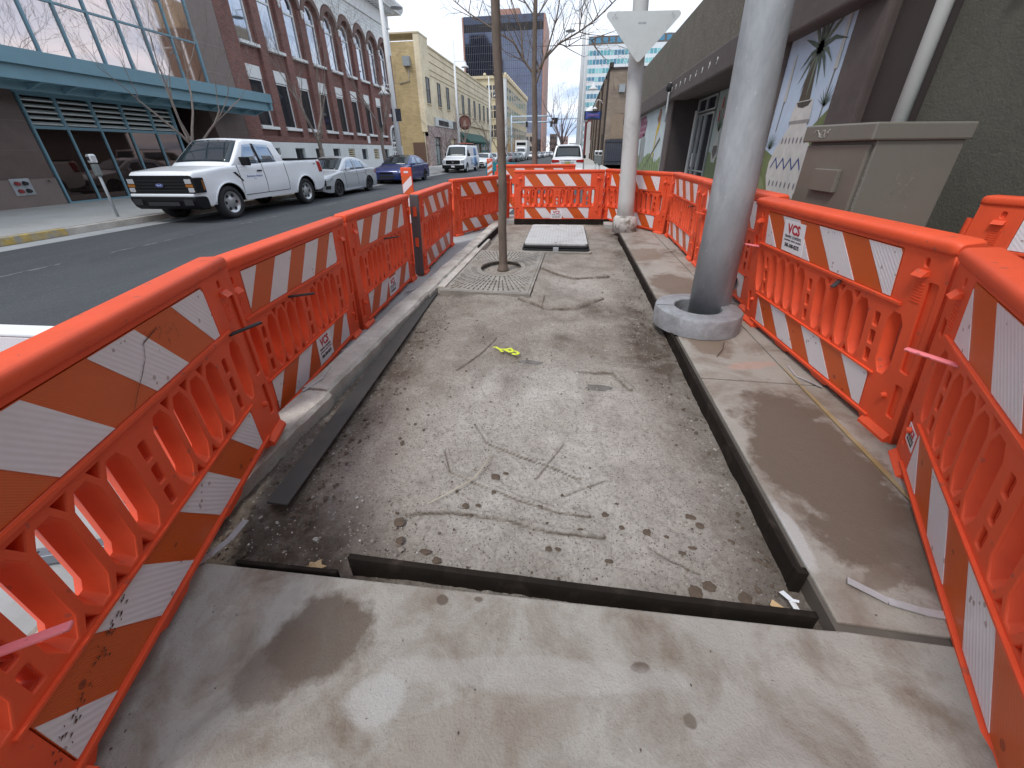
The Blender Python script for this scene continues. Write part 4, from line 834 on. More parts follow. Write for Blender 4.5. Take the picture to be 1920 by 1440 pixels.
def brick_mat(name, c1, c2, mortar, sc=1., bw=.22, rh=.075, ms=.010):
    m = bpy.data.materials.new(name); m.use_nodes = True; t = m.node_tree; n = t.nodes; l = t.links; p = n['Principled BSDF']; p.inputs['Roughness'].default_value = .85
    tc_ = n.new('ShaderNodeTexCoord'); sp = n.new('ShaderNodeSeparateXYZ'); l.new(tc_.outputs['Object'], sp.inputs[0])
    cb = n.new('ShaderNodeCombineXYZ'); l.new(mth(n, l, 'ADD', sp.outputs[0], sp.outputs[1]), cb.inputs[0]); l.new(sp.outputs[2], cb.inputs[1])
    b = n.new('ShaderNodeTexBrick'); l.new(cb.outputs[0], b.inputs['Vector']); b.inputs['Color1'].default_value = c1 + (1,); b.inputs['Color2'].default_value = c2 + (1,); b.inputs['Mortar'].default_value = mortar + (1,)
    b.inputs['Scale'].default_value = sc; b.inputs['Brick Width'].default_value = bw; b.inputs['Row Height'].default_value = rh; b.inputs['Mortar Size'].default_value = ms; b.inputs['Bias'].default_value = -.1
    q = n.new('ShaderNodeTexNoise'); q.inputs['Scale'].default_value = .8; q.inputs['Detail'].default_value = 8; l.new(tc_.outputs['Object'], q.inputs['Vector'])
    k = n.new('ShaderNodeMix'); k.data_type = 'RGBA'; k.blend_type = 'MULTIPLY'; k.inputs[0].default_value = .5; l.new(b.outputs['Color'], k.inputs[6]); l.new(q.outputs['Fac'], k.inputs[7]); 
    g = n.new('ShaderNodeHueSaturation'); g.inputs['Value'].default_value = 1.35; g.inputs['Saturation'].default_value = .95; l.new(k.outputs[2], g.inputs['Color']); l.new(g.outputs[0], p.inputs['Base Color'])
    bp = n.new('ShaderNodeBump'); bp.inputs['Strength'].default_value = .5; bp.inputs['Distance'].default_value = .01; bp.invert = True; l.new(b.outputs['Fac'], bp.inputs['Height']); l.new(bp.outputs[0], p.inputs['Normal'])
    MATS[name] = m; return m
m_brick = brick_mat('red_brick', (.235, .082, .062), (.15, .055, .045), (.20, .14, .125))
m_cream = brick_mat('cream_brick', (.80, .69, .48), (.73, .62, .41), (.62, .54, .40), 1, .4, .12, .008)
m_creamd = brick_mat('tan_side_brick', (.56, .43, .21), (.46, .34, .15), (.42, .33, .2), 1, .4, .12, .012)
m_sill = M('cream_stone', (.62, .53, .36), .8, var=.08)
def yzbox(name, mat, par, X0, X1, y0, y1, z0, z1, bevel=0): return box(name, mat, par, min(X0, X1), max(X0, X1), y0, y1, z0, z1, bevel)
def window(par, X, s, y0, y1, z0, z1, fm, gm, fw=.05, nv=(), nh=(), sill=None, dp=.05):
    mb = MB(); a, b = (X, X + s * dp) if s > 0 else (X + s * dp, X)
    mb.box(a, b, y0, y0 + fw, z0, z1); mb.box(a, b, y1 - fw, y1, z0, z1); mb.box(a, b, y0 + fw, y1 - fw, z0, z0 + fw); mb.box(a, b, y0 + fw, y1 - fw, z1 - fw, z1)
    for f in nv: yc = y0 + (y1 - y0) * f; mb.box(a, b - .004, yc - fw * .4, yc + fw * .4, z0 + fw, z1 - fw)
    for f in nh: zc = z0 + (z1 - z0) * f; mb.box(a, b - .008, y0 + fw, y1 - fw, zc - fw * .4, zc + fw * .4)
    w = mb.build('window', fm, par)
    yzbox('pane', gm, w, X - s * .01, X + s * .012, y0 + fw * .5, y1 - fw * .5, z0 + fw * .5, z1 - fw * .5)
    if sill: yzbox('sill', sill, w, X, X + s * .17, y0 - .12, y1 + .12, z0 - .11, z0 - .005, .01)
    return w

# --- granite and glass building
B = empty('glass_office_building', (0, 0, 0), 0, 'brown granite and mirror glass building with a long teal canopy', 'building')
yzbox('wall', m_granite, B, FX - 10, FX, 2, 10.52, .0, 3.7); yzbox('wall', m_granite, B, FX - 10, FX - .35, 10.52, 15.25, 0, 3.7)
yzbox('wall', m_granite, B, FX - 10, FX - 3.0, 15.25, 18.0, 0, 3.7)
pb = MB(); pb.add([(FX - 3, 17.0, 0), (FX, 17.55, 0), (FX, 18.98, 0), (FX - 3, 18.98, 0), (FX - 3, 17.6, 3.7), (FX, 16.9, 3.7), (FX, 18.98, 3.7), (FX - 3, 18.98, 3.7)], [(0, 1, 2, 3), (4, 5, 6, 7), (0, 1, 5, 4), (1, 2, 6, 5), (2, 3, 7, 6), (3, 0, 4, 7)]); pb.build('entrance_pier', m_granite, B)
yzbox('entrance_door', m_dark, B, FX - 3.0, FX - 2.95, 15.4, 16.9, .1, 2.6); yzbox('door_frame', m_teal, B, FX - 1.0, FX - .9, 15.26, 15.34, 0, 3.0)
yzbox('base_course', m_granite2, B, FX, FX + .05, 2, 10.50, .05, .85, .005); yzbox('base_course', m_granite2, B, FX + .001, FX + .052, 17.6, 18.97, .05, .85, .005)
for z in (1.60, 2.35, 3.1):
    for (a, b) in ((2, 10.48), (17.2, 18.97)): yzbox('joint', m_granite2, B, FX, FX + .004, a, b, z - .006, z + .006)
for y in (3.2, 5.4, 7.6, 9.0): yzbox('joint', m_granite2, B, FX, FX + .004, y - .005, y + .005, .86, 3.6)
mull = [10.56, 11.42, 12.37, 13.30, 14.27, 15.14]
for a, b in zip(mull[:-1], mull[1:]):
    f = MB(); f.box(FX - .04, FX + .05, a, a + .05, .08, 2.24); f.box(FX - .04, FX + .05, a + .05, b, .08, .16); f.box(FX - .03, FX + .045, a + .05, b, 2.16, 2.24)
    w = f.build('window', m_teal, B); yzbox('pane', m_mir2, w, FX - .02, FX, a + .05, b, .16, 2.16)
    f = MB(); f.box(FX - .04, FX + .05, a, a + .05, 2.24, 3.06); f.box(FX - .04, FX + .05, b - .035, b, 2.24, 3.06); f.box(FX - .04, FX + .05, a + .05, b - .035, 3.0, 3.06); w = f.build('louver_frame', m_teal, B)
    yzbox('louver_back', m_dark, w, FX - .3, FX - .25, a, b, 2.24, 3.1)
    for k in range(5): o = MB().box(-.06, .06, 0, b - a - .09, -.02, .02).build('louver_slat', M('louver_metal', (.60, .63, .61), .5), w); o.location = (FX - .03, a + .052, 2.31 + k * .15); o.rotation_euler = (0, R(25), 0)
yzbox('end_mullion', m_teal, B, FX - .04, FX + .05, 15.14, 15.22, .08, 3.06); yzbox('head_rail', m_teal, B, FX - .04, FX + .06, 10.5, 15.24, 3.06, 3.2)
window(B, FX - .02, 1, 5.5, 8.97, .05, 2.6, m_teal, m_mir2, .09)
# canopy
cp = empty('canopy_root'); bpy.data.objects.remove(cp)
cn_ = MB(); cn_.box(-13.84, -13.80, 3, 18.8, 3.50, 3.85); c1 = cn_.build('canopy', m_teal, B, .004)
yzbox('lower_fascia', m_teal, c1, -13.97, -13.93, 3, 18.62, 3.18, 3.52); yzbox('end_fascia', m_teal, c1, FX, -13.84, 18.66, 18.79, 3.22, 3.84)
yzbox('soffit', m_teal, c1, FX + .02, -13.98, 3, 18.6, 3.19, 3.23); yzbox('canopy_top', m_teal, c1, FX + .02, -13.85, 3, 18.66, 3.76, 3.80); yzbox('inner_beam', m_teal, c1, -14.6, -14.5, 3, 18.5, 3.0, 3.19)
for k in range(19): MB().prism([(-13.98, 3.18), (-14.5, 3.02), (-14.5, 3.18)], 'y', 3.6 + k * .82, 3.66 + k * .82).build('bracket', m_teal, c1)
# upper curtain wall
cols = [5.2, 6.4, 7.5, 8.65, 9.8, 10.75, 11.66, 12.53, 13.45, 14.36, 15.25, 16.33, 17.44]
rows = [3.8, 5.50, 7.2, 8.9, 10.6]
yzbox('upper_wall', m_granite2, B, FX - 10, FX, 17.47, 18.98, 3.7, 12.6); yzbox('upper_core', m_dark, B, FX - 10, FX - .08, -6, 17.47, 3.7, 12.6)
for z in (4.6, 5.6, 7.2, 8.8): yzbox('joint', M('granite_joint', (.32, .26, .24), .6), B, FX, FX + .004, 17.5, 18.97, z - .006, z + .006)
rnd = random.Random(2)
for ra, rb_ in zip(rows[:-1], rows[1:]):
    for a, b in zip(cols[:-1], cols[1:]):
        f = MB(); f.box(FX - .02, FX + .05, a - .03, a + .03, ra, rb_); f.box(FX - .02, FX + .045, a + .03, b - .03, ra - .03, ra + .03); w = f.build('window', m_teal, B)
        o = MB().box(-.01, 0, -(b - a) / 2 + .02, (b - a) / 2 - .02, -(rb_ - ra) / 2 + .02, (rb_ - ra) / 2 - .02).build('pane', m_mir, w); o.location = (FX, (a + b) / 2, (ra + rb_) / 2); o.rotation_euler = (0, R(rnd.uniform(-.25, .25)), R(rnd.uniform(-.35, .35)))
yzbox('end_mullion', m_teal, B, FX - .02, FX + .055, 17.42, 17.49, 3.8, 10.6)
fdc = MB().box(FX + .05, FX + .075, 9.40, 9.84, .44, .88).build('connection_plate', m_galv, B, .004)
for (y, z, m_) in ((9.52, .76, 'r'), (9.52, .56, 'r'), (9.70, .76, 'b'), (9.70, .56, 'b')): MB().tube([(FX + .06, y, z), (FX + .17, y - .02, z - .01)], [.055, .05], 12).build('hose_inlet', M('red_caps', (.25, .03, .03), .4) if m_ == 'r' else m_black, fdc)
MB().tube([(FX + .05, 10.3, .78), (FX + .14, 10.3, .78)], .03, 8).build('alarm_bell', m_granite2, B)

# --- red brick building with arched windows
B = empty('brick_building', (0, 0, 0), 0, 'red brick building with tall arched windows, white base and white bracketed cornice', 'building')
Y0, PIT, NB = 20.66, 1.905, 9
yc = [Y0 + PIT * i for i in range(NB)]
yzbox('core', m_dark, B, FX - 12, FX - .45, 18.99, 37.4, 0, 12.0)
bw2 = .68
def arch(c, w, z0, zs, n=14): return [(c - w, z0), (c + w, z0)] + [(c + w * math.cos(PI * i / n), zs + w * math.sin(PI * i / n)) for i in range(n + 1)]
holes = [arch(c, bw2, 2.28, 8.55) for c in yc]
me = curve_plate([(19.0, 2.02), (37.4, 2.02), (37.4, 9.75), (19.0, 9.75)], holes[:8] + [arch(35.95, .85, 2.05, 2.6)] + [arch(yc[8], bw2, 5.6, 8.55)], .16); me.transform(YZ); me.transform(Matrix.Translation((FX - .08, 0, 0))); me.materials.append(m_brick); link('pier_wall', me, None, B)
gh = [rrect(c - .5, c + .5, 2.72, 5.33, .002, 1) for c in yc[:8]] + [arch(c, .5, 6.22, 8.5) for c in yc]
me = curve_plate([(19.0, 2.02), (37.4, 2.02), (37.4, 9.7), (19.0, 9.7)], gh + [arch(35.95, .62, 2.03, 2.75)], .12); me.transform(YZ); me.transform(Matrix.Translation((FX - .23, 0, 0))); me.materials.append(m_brick); link('recessed_wall', me, None, B)
yzbox('side_wall', m_brick, B, FX - 12, FX - .3, 37.38, 37.5, 0, 11)
rnd = random.Random(3)
for i, c in enumerate(yc):
    if i < 8:
        w = window(B, FX - .26, 1, c - .5, c + .5, 2.72, 4.76, m_white, m_win, .05, (), (), None); yzbox('sill', m_white, w, FX - .17, FX + .06, c - .64, c + .64, 2.58, 2.715, .01)
        yzbox('blind_panel', m_white, w, FX - .26, FX - .18, c - .5, c + .5, 4.79, 5.33, .004)
    f = curve_plate(arch(c, .5, 6.22, 8.5), [arch(c, .44, 6.28, 8.5), ], .06); f.transform(YZ); f.transform(Matrix.Translation((FX - .22, 0, 0))); f.materials.append(m_white); w = link('arched_window', f, None, B)
    yzbox('transom_bar', m_white, w, FX - .25, FX - .18, c - .45, c + .45, 8.12, 8.2)
    g_ = curve_plate(arch(c, .47, 6.25, 8.5), [], .02); g_.transform(YZ); g_.transform(Matrix.Translation((FX - .245, 0, 0))); g_.materials.append(m_win2); o = link('pane', g_, None, w)
    yzbox('sill', m_white, w, FX - .17, FX + .07, c - .64, c + .64, 6.08, 6.215, .01)
    # projecting brick archivolt
    n = 16; A = [(c + .92 * math.cos(PI * k / n), 8.55 + .92 * math.sin(PI * k / n)) for k in range(n + 1)] + [(c + .66 * math.cos(PI * k / n), 8.55 + .66 * math.sin(PI * k / n)) for k in range(n, -1, -1)]
    me = curve_plate(A, [], .09, .012); me.transform(YZ); me.transform(Matrix.Translation((FX + .05, 0, 0))); me.materials.append(M('brown_archivolt', (.17, .105, .09), .8)); link('arch_surround', me, None, B)
    MB().lathe([(0, -.34), (.04, -.32), (.07, -.22), (.05, -.12), (.09, -.04), (.09, .04), (.0, .05)], 10, (FX + .06, c + PIT / 2, 8.5)).build('white_pendant', m_white, B)
# white lattice spandrel above the arches, with pierced diamonds
sp_out = [(19.0, 8.62)]
for c in yc:
    sp_out += [(c - .955 * math.cos(PI * k / 12), 8.6 + .955 * math.sin(PI * k / 12)) for k in range(1, 12)] + [(c + PIT / 2, 8.62)]
sp_out = [p for p in sp_out if p[0] < 37.3] + [(37.4, 8.62), (37.4, 10.35), (19.0, 10.35)]
dia = []
for r_ in range(7):
    for k in range(88):
        y = 19.15 + k * .2 + (.1 if r_ % 2 else 0); z = 9.02 + r_ * .19
        ok = all((y - c) ** 2 + (z - 8.6) ** 2 > 1.10 ** 2 for c in yc) and 19.1 < y < 37.2 and z < 10.25
        if ok: dia.append([(y - .045, z - .02), (y, z - .075), (y + .045, z - .02), (y, z + .06)])
me = curve_plate(sp_out, dia, .05); me.transform(YZ); me.transform(Matrix.Translation((FX + .03, 0, 0))); me.materials.append(m_white); link('lattice_spandrel', me, None, B)
yzbox('spandrel_back', M('grey_green_recess', (.20, .25, .24), .8), B, FX - .3, FX + .001, 19.0, 37.4, 9.72, 10.4)
yzbox('frieze', m_white, B, FX - .3, FX + .10, 19.0, 37.45, 10.36, 11.25, .01); yzbox('frieze_band', m_white, B, FX + .10, FX + .17, 19.0, 37.5, 10.36, 10.46, .01)
yzbox('cornice_soffit', m_white, B, FX - .3, FX + .95, 19.0, 38.3, 11.42, 11.55, .01)
MB().prism([(FX - .3, 11.55), (FX + .98, 11.55), (FX + 1.12, 11.85), (FX + 1.12, 12.0), (FX - .3, 12.0)], 'y', 19.0, 38.45).build('cornice', m_white, B, .01)
dn = MB().box(0, .62, 0, .16, -.17, 0).mesh('cornice_bracket', .01); dn.materials.append(m_white)
for k in range(46):
    o = bpy.data.objects.new('cornice_bracket', dn); COL.objects.link(o); o.parent = B; o.location = (FX + .10, 19.1 + k * .4, 11.42)
# white base with small windows and louvers
bh = [rrect(c - .42, c + .42, 1.0, 1.72, .002, 1) for c in [yc[0] - .2] + yc[1:8]]
me = curve_plate([(19.0, .06), (35.25, .06), (35.25, 2.0), (19.0, 2.0)], bh, .2); me.transform(YZ); me.transform(Matrix.Translation((FX - .06, 0, 0))); me.materials.append(m_whitew); link('base_wall', me, None, B)
yzbox('base_end_wall', m_whitew, B, FX - .16, FX + .04, 36.65, 37.42, .06, 2.0)
for i, c in enumerate([yc[0] - .2] + yc[1:8]):
    if i in (4, 6):
        l_ = MB(); [l_.box(FX - .12, FX - .02, c - .42, c + .42, 1.02 + k * .12, 1.08 + k * .12) for k in range(6)]; l_.build('vent_louver', m_sill, B)
    else: window(B, FX - .15, 1, c - .42, c + .42, 1.0, 1.72, M('green_grey_frame', (.2, .24, .23), .6), m_win, .04)
yzbox('wall_plaque', m_white, B, FX + .0, FX + .03, 31.0, 31.35, 2.1, 2.6)
# arched doorway
f = curve_plate(arch(35.95, .80, .1, 2.75), [arch(35.95, .66, .1, 2.75)], .1); f.transform(YZ); f.transform(Matrix.Translation((FX + .04, 0, 0))); f.materials.append(m_white); dr = link('entrance_arch', f, None, B)
yzbox('door', m_white, dr, FX - .15, FX - .08, 35.33, 35.93, .1, 2.3); yzbox('door', m_white, dr, FX - .15, FX - .08, 35.97, 36.57, .1, 2.3)
for a in (35.43, 36.07):
    for b in range(2):
        for c in range(5): yzbox('door_pane', m_win, dr, FX - .085, FX - .075, a + b * .22, a + b * .22 + .17, .5 + c * .35, .5 + c * .35 + .27)
fl = MB(); [fl.tube([(FX - .08, 35.95, 2.45), (FX - .08, 35.95 + .62 * math.cos(PI * k / 6), 2.45 + .9 * math.sin(PI * k / 6))], .018, 6) for k in range(7)]; fl.build('fanlight_bars', m_white, dr)
me = curve_plate(arch(35.95, .64, 2.3, 2.75), [], .02); me.transform(YZ); me.transform(Matrix.Translation((FX - .13, 0, 0))); me.materials.append(m_win); link('fanlight_pane', me, None, dr)
MB().tube([(FX - .2, 35.9, 3.6), (FX + .5, 35.9, 3.7)], .02, 6).build('flag_bracket', m_black, B)

# --- cream brick building
B = empty('cream_building', (0, 0, 0), 0, 'low cream brick building with narrow upper windows, shop signs and a green awning', 'building')
yzbox('wall', m_cream, B, FX - 14, FX, 44.6, 81, 4.9, 11.1); yzbox('side_wall', m_creamd, B, FX - 14.02, FX - .4, 44.5, 44.6, 0, 11.1); yzbox('lower_wall', m_cream, B, FX - 14, FX - .25, 44.61, 81, 0, 4.9)
yzbox('corner_pylon', m_cream, B, FX - .5, FX + .06, 44.45, 47.0, 3.4, 11.7); yzbox('coping', m_sill, B, FX - 14, FX + .10, 47, 81.1, 11.1, 11.25); yzbox('coping', m_sill, B, FX - 14, FX + .1, 44.4, 47.0, 11.7, 11.82)
for z in (10.6, 9.9, 9.2, 8.7): yzbox('band_course', M('band_shadow', (.33, .26, .15), .9), B, FX, FX + .02, 47.0, 81, z - .05, z + .03)
for k, y in enumerate([45.9, 49.8, 53.2, 57.2, 60.3, 63.8, 67.2, 70.8, 74.0, 77.3]):
    window(B, FX + .01 if k else FX + .07, 1, y - .5, y + .55, 6.05, 8.35, M('dark_frame', (.05, .04, .035), .6), M('dull_dark_glass', (.02, .022, .025), .25, spec=.4), .06, (), (.5,), m_sill)
yzbox('utility_box', M('grey_box', (.3, .33, .35), .5), B, -17.3, -16.6, 44.2, 44.5, 9.1, 9.9, .01); MB().tube([(-16.9, 44.45, 9.1), (-16.9, 44.45, 7.9), (-18.0, 44.45, 7.7)], .03, 6).build('conduit', m_galv, B)
yzbox('dark_base', M('brown_base', (.15, .09, .06), .8), B, -17.2, FX - .3, 44.35, 44.5, 0, 2.4)
m_stone = M('rubble_stone', (.34, .26, .24), .9, var=.3, vs=3, speck=(4.5, .5, (.5, .42, .40), .8), bump=.6, bs=8)
for (a, b) in ((44.7, 46.6), (49.2, 53.0), (55.6, 57.0)): yzbox('stone_pier', m_stone, B, FX - .3, FX + .12, a, b, 0, 3.4, .02)
yzbox('stone_lintel', m_stone, B, FX - .3, FX + .08, 44.7, 57, 3.0, 4.0); yzbox('sign_band', m_whitew, B, FX - .2, FX + .15, 47.5, 57, 4.05, 4.95, .01)
yzbox('shop_sign', m_black, B, FX + .15, FX + .2, 48.5, 52.2, 4.2, 4.7); yzbox('shop_emblem', M('grey_emblem', (.15, .15, .16), .6, var=.5, vs=8), B, FX + .15, FX + .2, 54.2, 56, 4.1, 4.9)
window(B, FX - .2, 1, 46.7, 49.1, .05, 3.0, m_black, M('pale_glass', (.55, .66, .66), .05, metal=.6), .12, (.5,), (.72,))
for k in range(5): window(B, FX - .2, 1, 57.6 + k * 4.6, 61.4 + k * 4.6, .4, 3.0, m_black, m_win, .1, (.33, .66), ())
aw = MB(); aw.prism([(FX, 3.9), (FX + 1.5, 2.8), (FX + 1.5, 2.6), (FX, 2.6)], 'y', 57.2, 72); aw.build('green_awning', M('green_canvas', (.015, .09, .07), .7, var=.15), B)
rs = empty('round_hanging_sign', (FX + 1.1, 56.6, 4.9), 0, 'round dark red hanging shop sign with a figure emblem above the green awning', 'sign'); MB().tube([(0, -.06, 0), (0, .06, 0)], [.85, .85], 28).build('disc', M('dark_red_sign', (.12, .03, .025), .6), rs, .02); MB().tube([(0, -.075, 0), (0, -.065, 0)], [.6, .6], 24).build('emblem_field', M('brown_field', (.28, .12, .09), .6), rs); MB().tube([(0, -.09, .1), (0, -.075, .1)], .15, 12).build('emblem_head', M('pale_emblem', (.6, .4, .35), .6), rs); MB().prism([(-.25, -.4), (.25, -.4), (.12, 0), (-.12, 0)], 'y', -.09, -.076).build('emblem_body', M('pale_emblem', (.6, .4, .35), .6), rs); MB().tube([(-1.1, 0, .95), (.8, 0, .95)], .03, 6).build('bracket', m_black, rs)
# --- tall cream building
B = empty('tall_cream_building', (0, 0, 0), 0, 'taller cream building with banks of windows and a beaded parapet, before the black tower', 'building')
yzbox('wall', M('cream_plaster', (.60, .52, .34), .85, var=.08, vs=.5, dirt=(.45, .37, .23), ds=.4), B, FX - 12, FX, 97, 140, 0, 15.4); yzbox('parapet', m_sill, B, FX - 12.1, FX + .3, 96.7, 140, 15.4, 15.9)
for k in range(18): MB().lathe([(0, .55), (.25, .45), (.35, .2), (.3, 0)], 8, (FX + .1, 97.2 + k * 2.5, 15.9)).build('parapet_ball', m_sill, B)
for k in range(4): MB().lathe([(0, .55), (.25, .45), (.35, .2), (.3, 0)], 8, (FX - .6 - k * 3.7, 96.9, 15.9)).build('parapet_ball', m_sill, B)
for j in range(3):
    for k in range(10):
        y = 98.5 + k * 4.15; window(B, FX, 1, y, y + 3.3, 4.2 + j * 3.7, 7.0 + j * 3.7, m_sill, m_win, .2, (.5,), (.6,))
    for k in range(3):
        x0 = FX - 4.2 - k * 3.8; w = MB(); a, b, z0, z1 = x0, x0 + 3.0, 4.2 + j * 3.7, 7.0 + j * 3.7
        w.box(a, b, 96.9, 97, z0, z0 + .2); w.box(a, b, 96.9, 97, z1 - .2, z1); [w.box(q - .1, q + .1, 96.9, 97, z0 + .2, z1 - .2) for q in (a + .1, (a + b) / 2, b - .1)]; w.box(a + .2, b - .2, 96.91, 97, z0 + 1.6, z0 + 1.75); o = w.build('window', m_sill, B); box('pane', m_win, o, a + .1, b - .1, 96.96, 96.99, z0 + .1, z1 - .1)
yzbox('corner_pilaster', m_whitew, B, FX - .4, FX + .25, 96.75, 98.2, 0, 15.4); yzbox('shop_front', M('warm_shop_light', (.5, .3, .12), .6), B, FX, FX + .1, 100, 138, .5, 3.2)
MB().prism([(FX, 4.0), (FX + 1.8, 3.1), (FX, 3.1)], 'y', 112, 124).build('red_awning', M('red_canvas', (.5, .10, .06), .7), B)
# --- black glass tower
B = empty('black_glass_tower', (0, 0, 0), 0, 'tall black glass tower with a pink granite edge closing the left side of the street', 'tower')
tw_x0, tw_x1, TY, TZ = -64.3, -20.2, 260, 67
m_tg = M('tower_glass', (.15, .165, .22), .05, metal=.92, var=.25, vs=.05, bump=.12, bs=.10, spec=.8)
m_pink = M('pink_granite', (.40, .22, .17), .6, var=.05)
box('glass_wall', m_tg, B, tw_x0, tw_x1, TY, TY + 35, 0, TZ - 7); box('dark_band', m_black, B, tw_x0, tw_x1, TY + .01, TY + 35, TZ - 7, TZ - 3.4); box('crown', M('crown_glass', (.10, .12, .17), .2, metal=.6), B, tw_x0, tw_x1, TY, TY + 35, TZ - 3.4, TZ)
box('pink_end_wall', m_pink, B, tw_x1, tw_x1 + .9, TY - .6, TY + 35, 0, TZ - .3); box('pink_end_wall', m_pink, B, tw_x0 - .8, tw_x0, TY - .6, TY + 35, 0, TZ - .3); box('penthouse', m_pink, B, -46, -34, TY + 6, TY + 20, TZ, TZ + 4)
mb = MB()
for k in range(41): mb.box(tw_x0 + .5 + k * 1.08, tw_x0 + .62 + k * 1.08, TY - .25, TY, 0, TZ - .1)
o = mb.build('mullion', M('tower_mullion', (.12, .12, .15), .5), B, fix=False); o['kind'] = 'stuff'
mb = MB()
for k in range(17): mb.box(tw_x0, tw_x1, TY - .1, TY + .02, k * 3.6, k * 3.6 + .12)
o = mb.build('floor_line', M('tower_mullion', (.12, .12, .15), .5), B, fix=False); o['kind'] = 'stuff'
# --- teal and white office block
B = empty('white_office_block', (0, 0, 0), 0, 'white office block with strips of blue green windows behind the tan building', 'building')
X0, X1, OY = 3.2, 60, 300
box('wall', M('office_white', (.72, .76, .78), .6), B, X0, X1, OY, OY + 30, 0, 60); box('top_floor', M('brown_top', (.14, .11, .09), .7), B, X0 + 1, X1, OY + 1, OY + 30, 60, 64.5)
m_og = [M('office_glass_a', (.14, .38, .42), .15, metal=.5), M('office_glass_b', (.10, .24, .34), .15, metal=.5), M('office_glass_c', (.30, .58, .58), .15, metal=.5)]
rnd = random.Random(6); pm = [MB(), MB(), MB()]
for j in range(13):
    z = 60 - 5.4 - j * 6.9 * .66 - .0
    for k in range(26):
        x = X0 + .6 + k * 2.15; pm[rnd.choice((0, 0, 1, 1, 2))].box(x, x + 1.85, OY - .06, OY, z, z + 2.55)
for m_, mt in zip(pm, m_og): o = m_.build('window_strip', mt, B, fix=False); o['kind'] = 'stuff'
pm = MB()
for k in range(14): pm.box(X0 + 2 + k * 4.2, X0 + 5 + k * 4.2, OY + .9, OY + 1, 61, 63.8)
o = pm.build('top_window', m_og[1], B); o['kind'] = 'stuff'
# far street end blocks
for (x0, x1, y, z, mt, lab) in ((-19, -14, 330, 13, M('far_brown', (.16, .11, .09)), 'small dark brown block at the street end beside the tower'), (-14, -7, 420, 14, M('far_pink', (.45, .28, .24)), 'low pinkish block at the very end of the street'), (-7, 4, 520, 10, M('far_grey', (.4, .4, .4)), 'low grey block closing the street in the distance'), (-26, -19.2, 200, 9, M('far_tan', (.4, .33, .27)), 'low tan block at the foot of the black tower')):
    b = empty('distant_block', (0, 0, 0), 0, lab, 'building'); box('wall', mt, b, x0, x1, y, y + 20, 0, z); wm = MB()
    for j in range(int(z / 4)):
        for k in range(int((x1 - x0) / 1.6)): wm.box(x0 + .4 + k * 1.6, x0 + 1.4 + k * 1.6, y - .05, y, 1.5 + j * 4, 3.5 + j * 4)
    wm.build('window', m_win, b)['kind'] = 'stuff'

# --- right side: mural building
RX = 3.2
m_agg = M('exposed_aggregate', (.135, .118, .092), .95, var=.15, vs=2, bump=1.0, bs=28, speck=(24, .34, (.27, .235, .185), .85), dirt=(.11, .095, .075), ds=.8, damt=.5)
m_plum = M('plum_stucco', (.092, .071, .065), .85, var=.14, vs=3, bump=.35, bs=40, dirt=(.115, .092, .086), ds=2.5, damt=.5)
m_brown = M('dark_brown_paint', (.045, .034, .029), .75, var=.08, vs=1, bump=.15, bs=30)
m_stucco = M('olive_stucco', (.108, .104, .08), .95, var=.12, vs=1.5, bump=.9, bs=45, dirt=(.08, .075, .058), ds=3, damt=.4)
B = empty('mural_building', (0, 0, 0), 0, 'plum and grey stucco building with painted murals and a glass shop entrance', 'building')
for (a, b) in ((5.6, 9.6), (9.62, 15.45), (15.47, 23.2), (23.22, 29)): MB().box(RX, RX + 8, a, b, 3.46, 5.06).build('aggregate_panel', m_agg, B, .01)
MB().box(RX - .22, RX + .4, 5.62, 15.44, 2.90, 3.45).build('beam', m_plum, B, .05, 3); MB().box(RX - .22, RX + .4, 15.47, 29, 2.92, 3.45).build('beam', m_plum, B, .05, 3)
yzbox('side_wall', m_plum, B, RX, RX + 8, 28.9, 29, 0, 5)
MB().box(RX - .06, RX + .4, 7.82, 9.95, 0, 2.95).build('pillar', m_plum, B, .05, 3); MB().box(RX - .06, RX + .4, 5.62, 6.20, 0, 2.95).build('pillar', m_plum, B, .05, 3)
yzbox('recess_side', M('recess_brown', (.055, .044, .043), .8), B, RX, 4.1, 15.6, 16.35, 0, 2.95); yzbox('recess_wall', m_stucco, B, 3.98, 4.1, 9.9, 15.6, 0, 3.0); yzbox('recess_side', m_plum, B, RX + .1, 4.1, 9.8, 9.95, 0, 2.95)
yzbox('recess_soffit', m_plum, B, RX + .3, 4.1, 9.9, 15.6, 2.95, 3.0)
yzbox('pier_face', M('pier_brown', (.10, .075, .07), .8), B, RX - .04, RX + .02, 15.58, 16.3, 0, 2.93, .01)
# doors with white and silver frames (entrance seen through the recess)
m_alu = M('aluminium_frame', (.52, .55, .55), .4, metal=.5)
yzbox('white_jamb', m_white, B, 3.9, 3.97, 15.42, 15.56, 0, 2.6)
for (a, b) in ((14.95, 15.40), (14.42, 14.93), (13.55, 14.40)): window(B, 3.97, -1, a, b, .05, 2.45, m_alu, m_win, .05, (), (.33,))
MB().box(3.88, 3.91, 14.92, 14.96, .95, 1.35).build('door_handle', m_white, B)
window(B, 3.97, -1, 13.55, 15.40, 2.5, 2.88, m_alu, m_win, .04, (.5,), ())
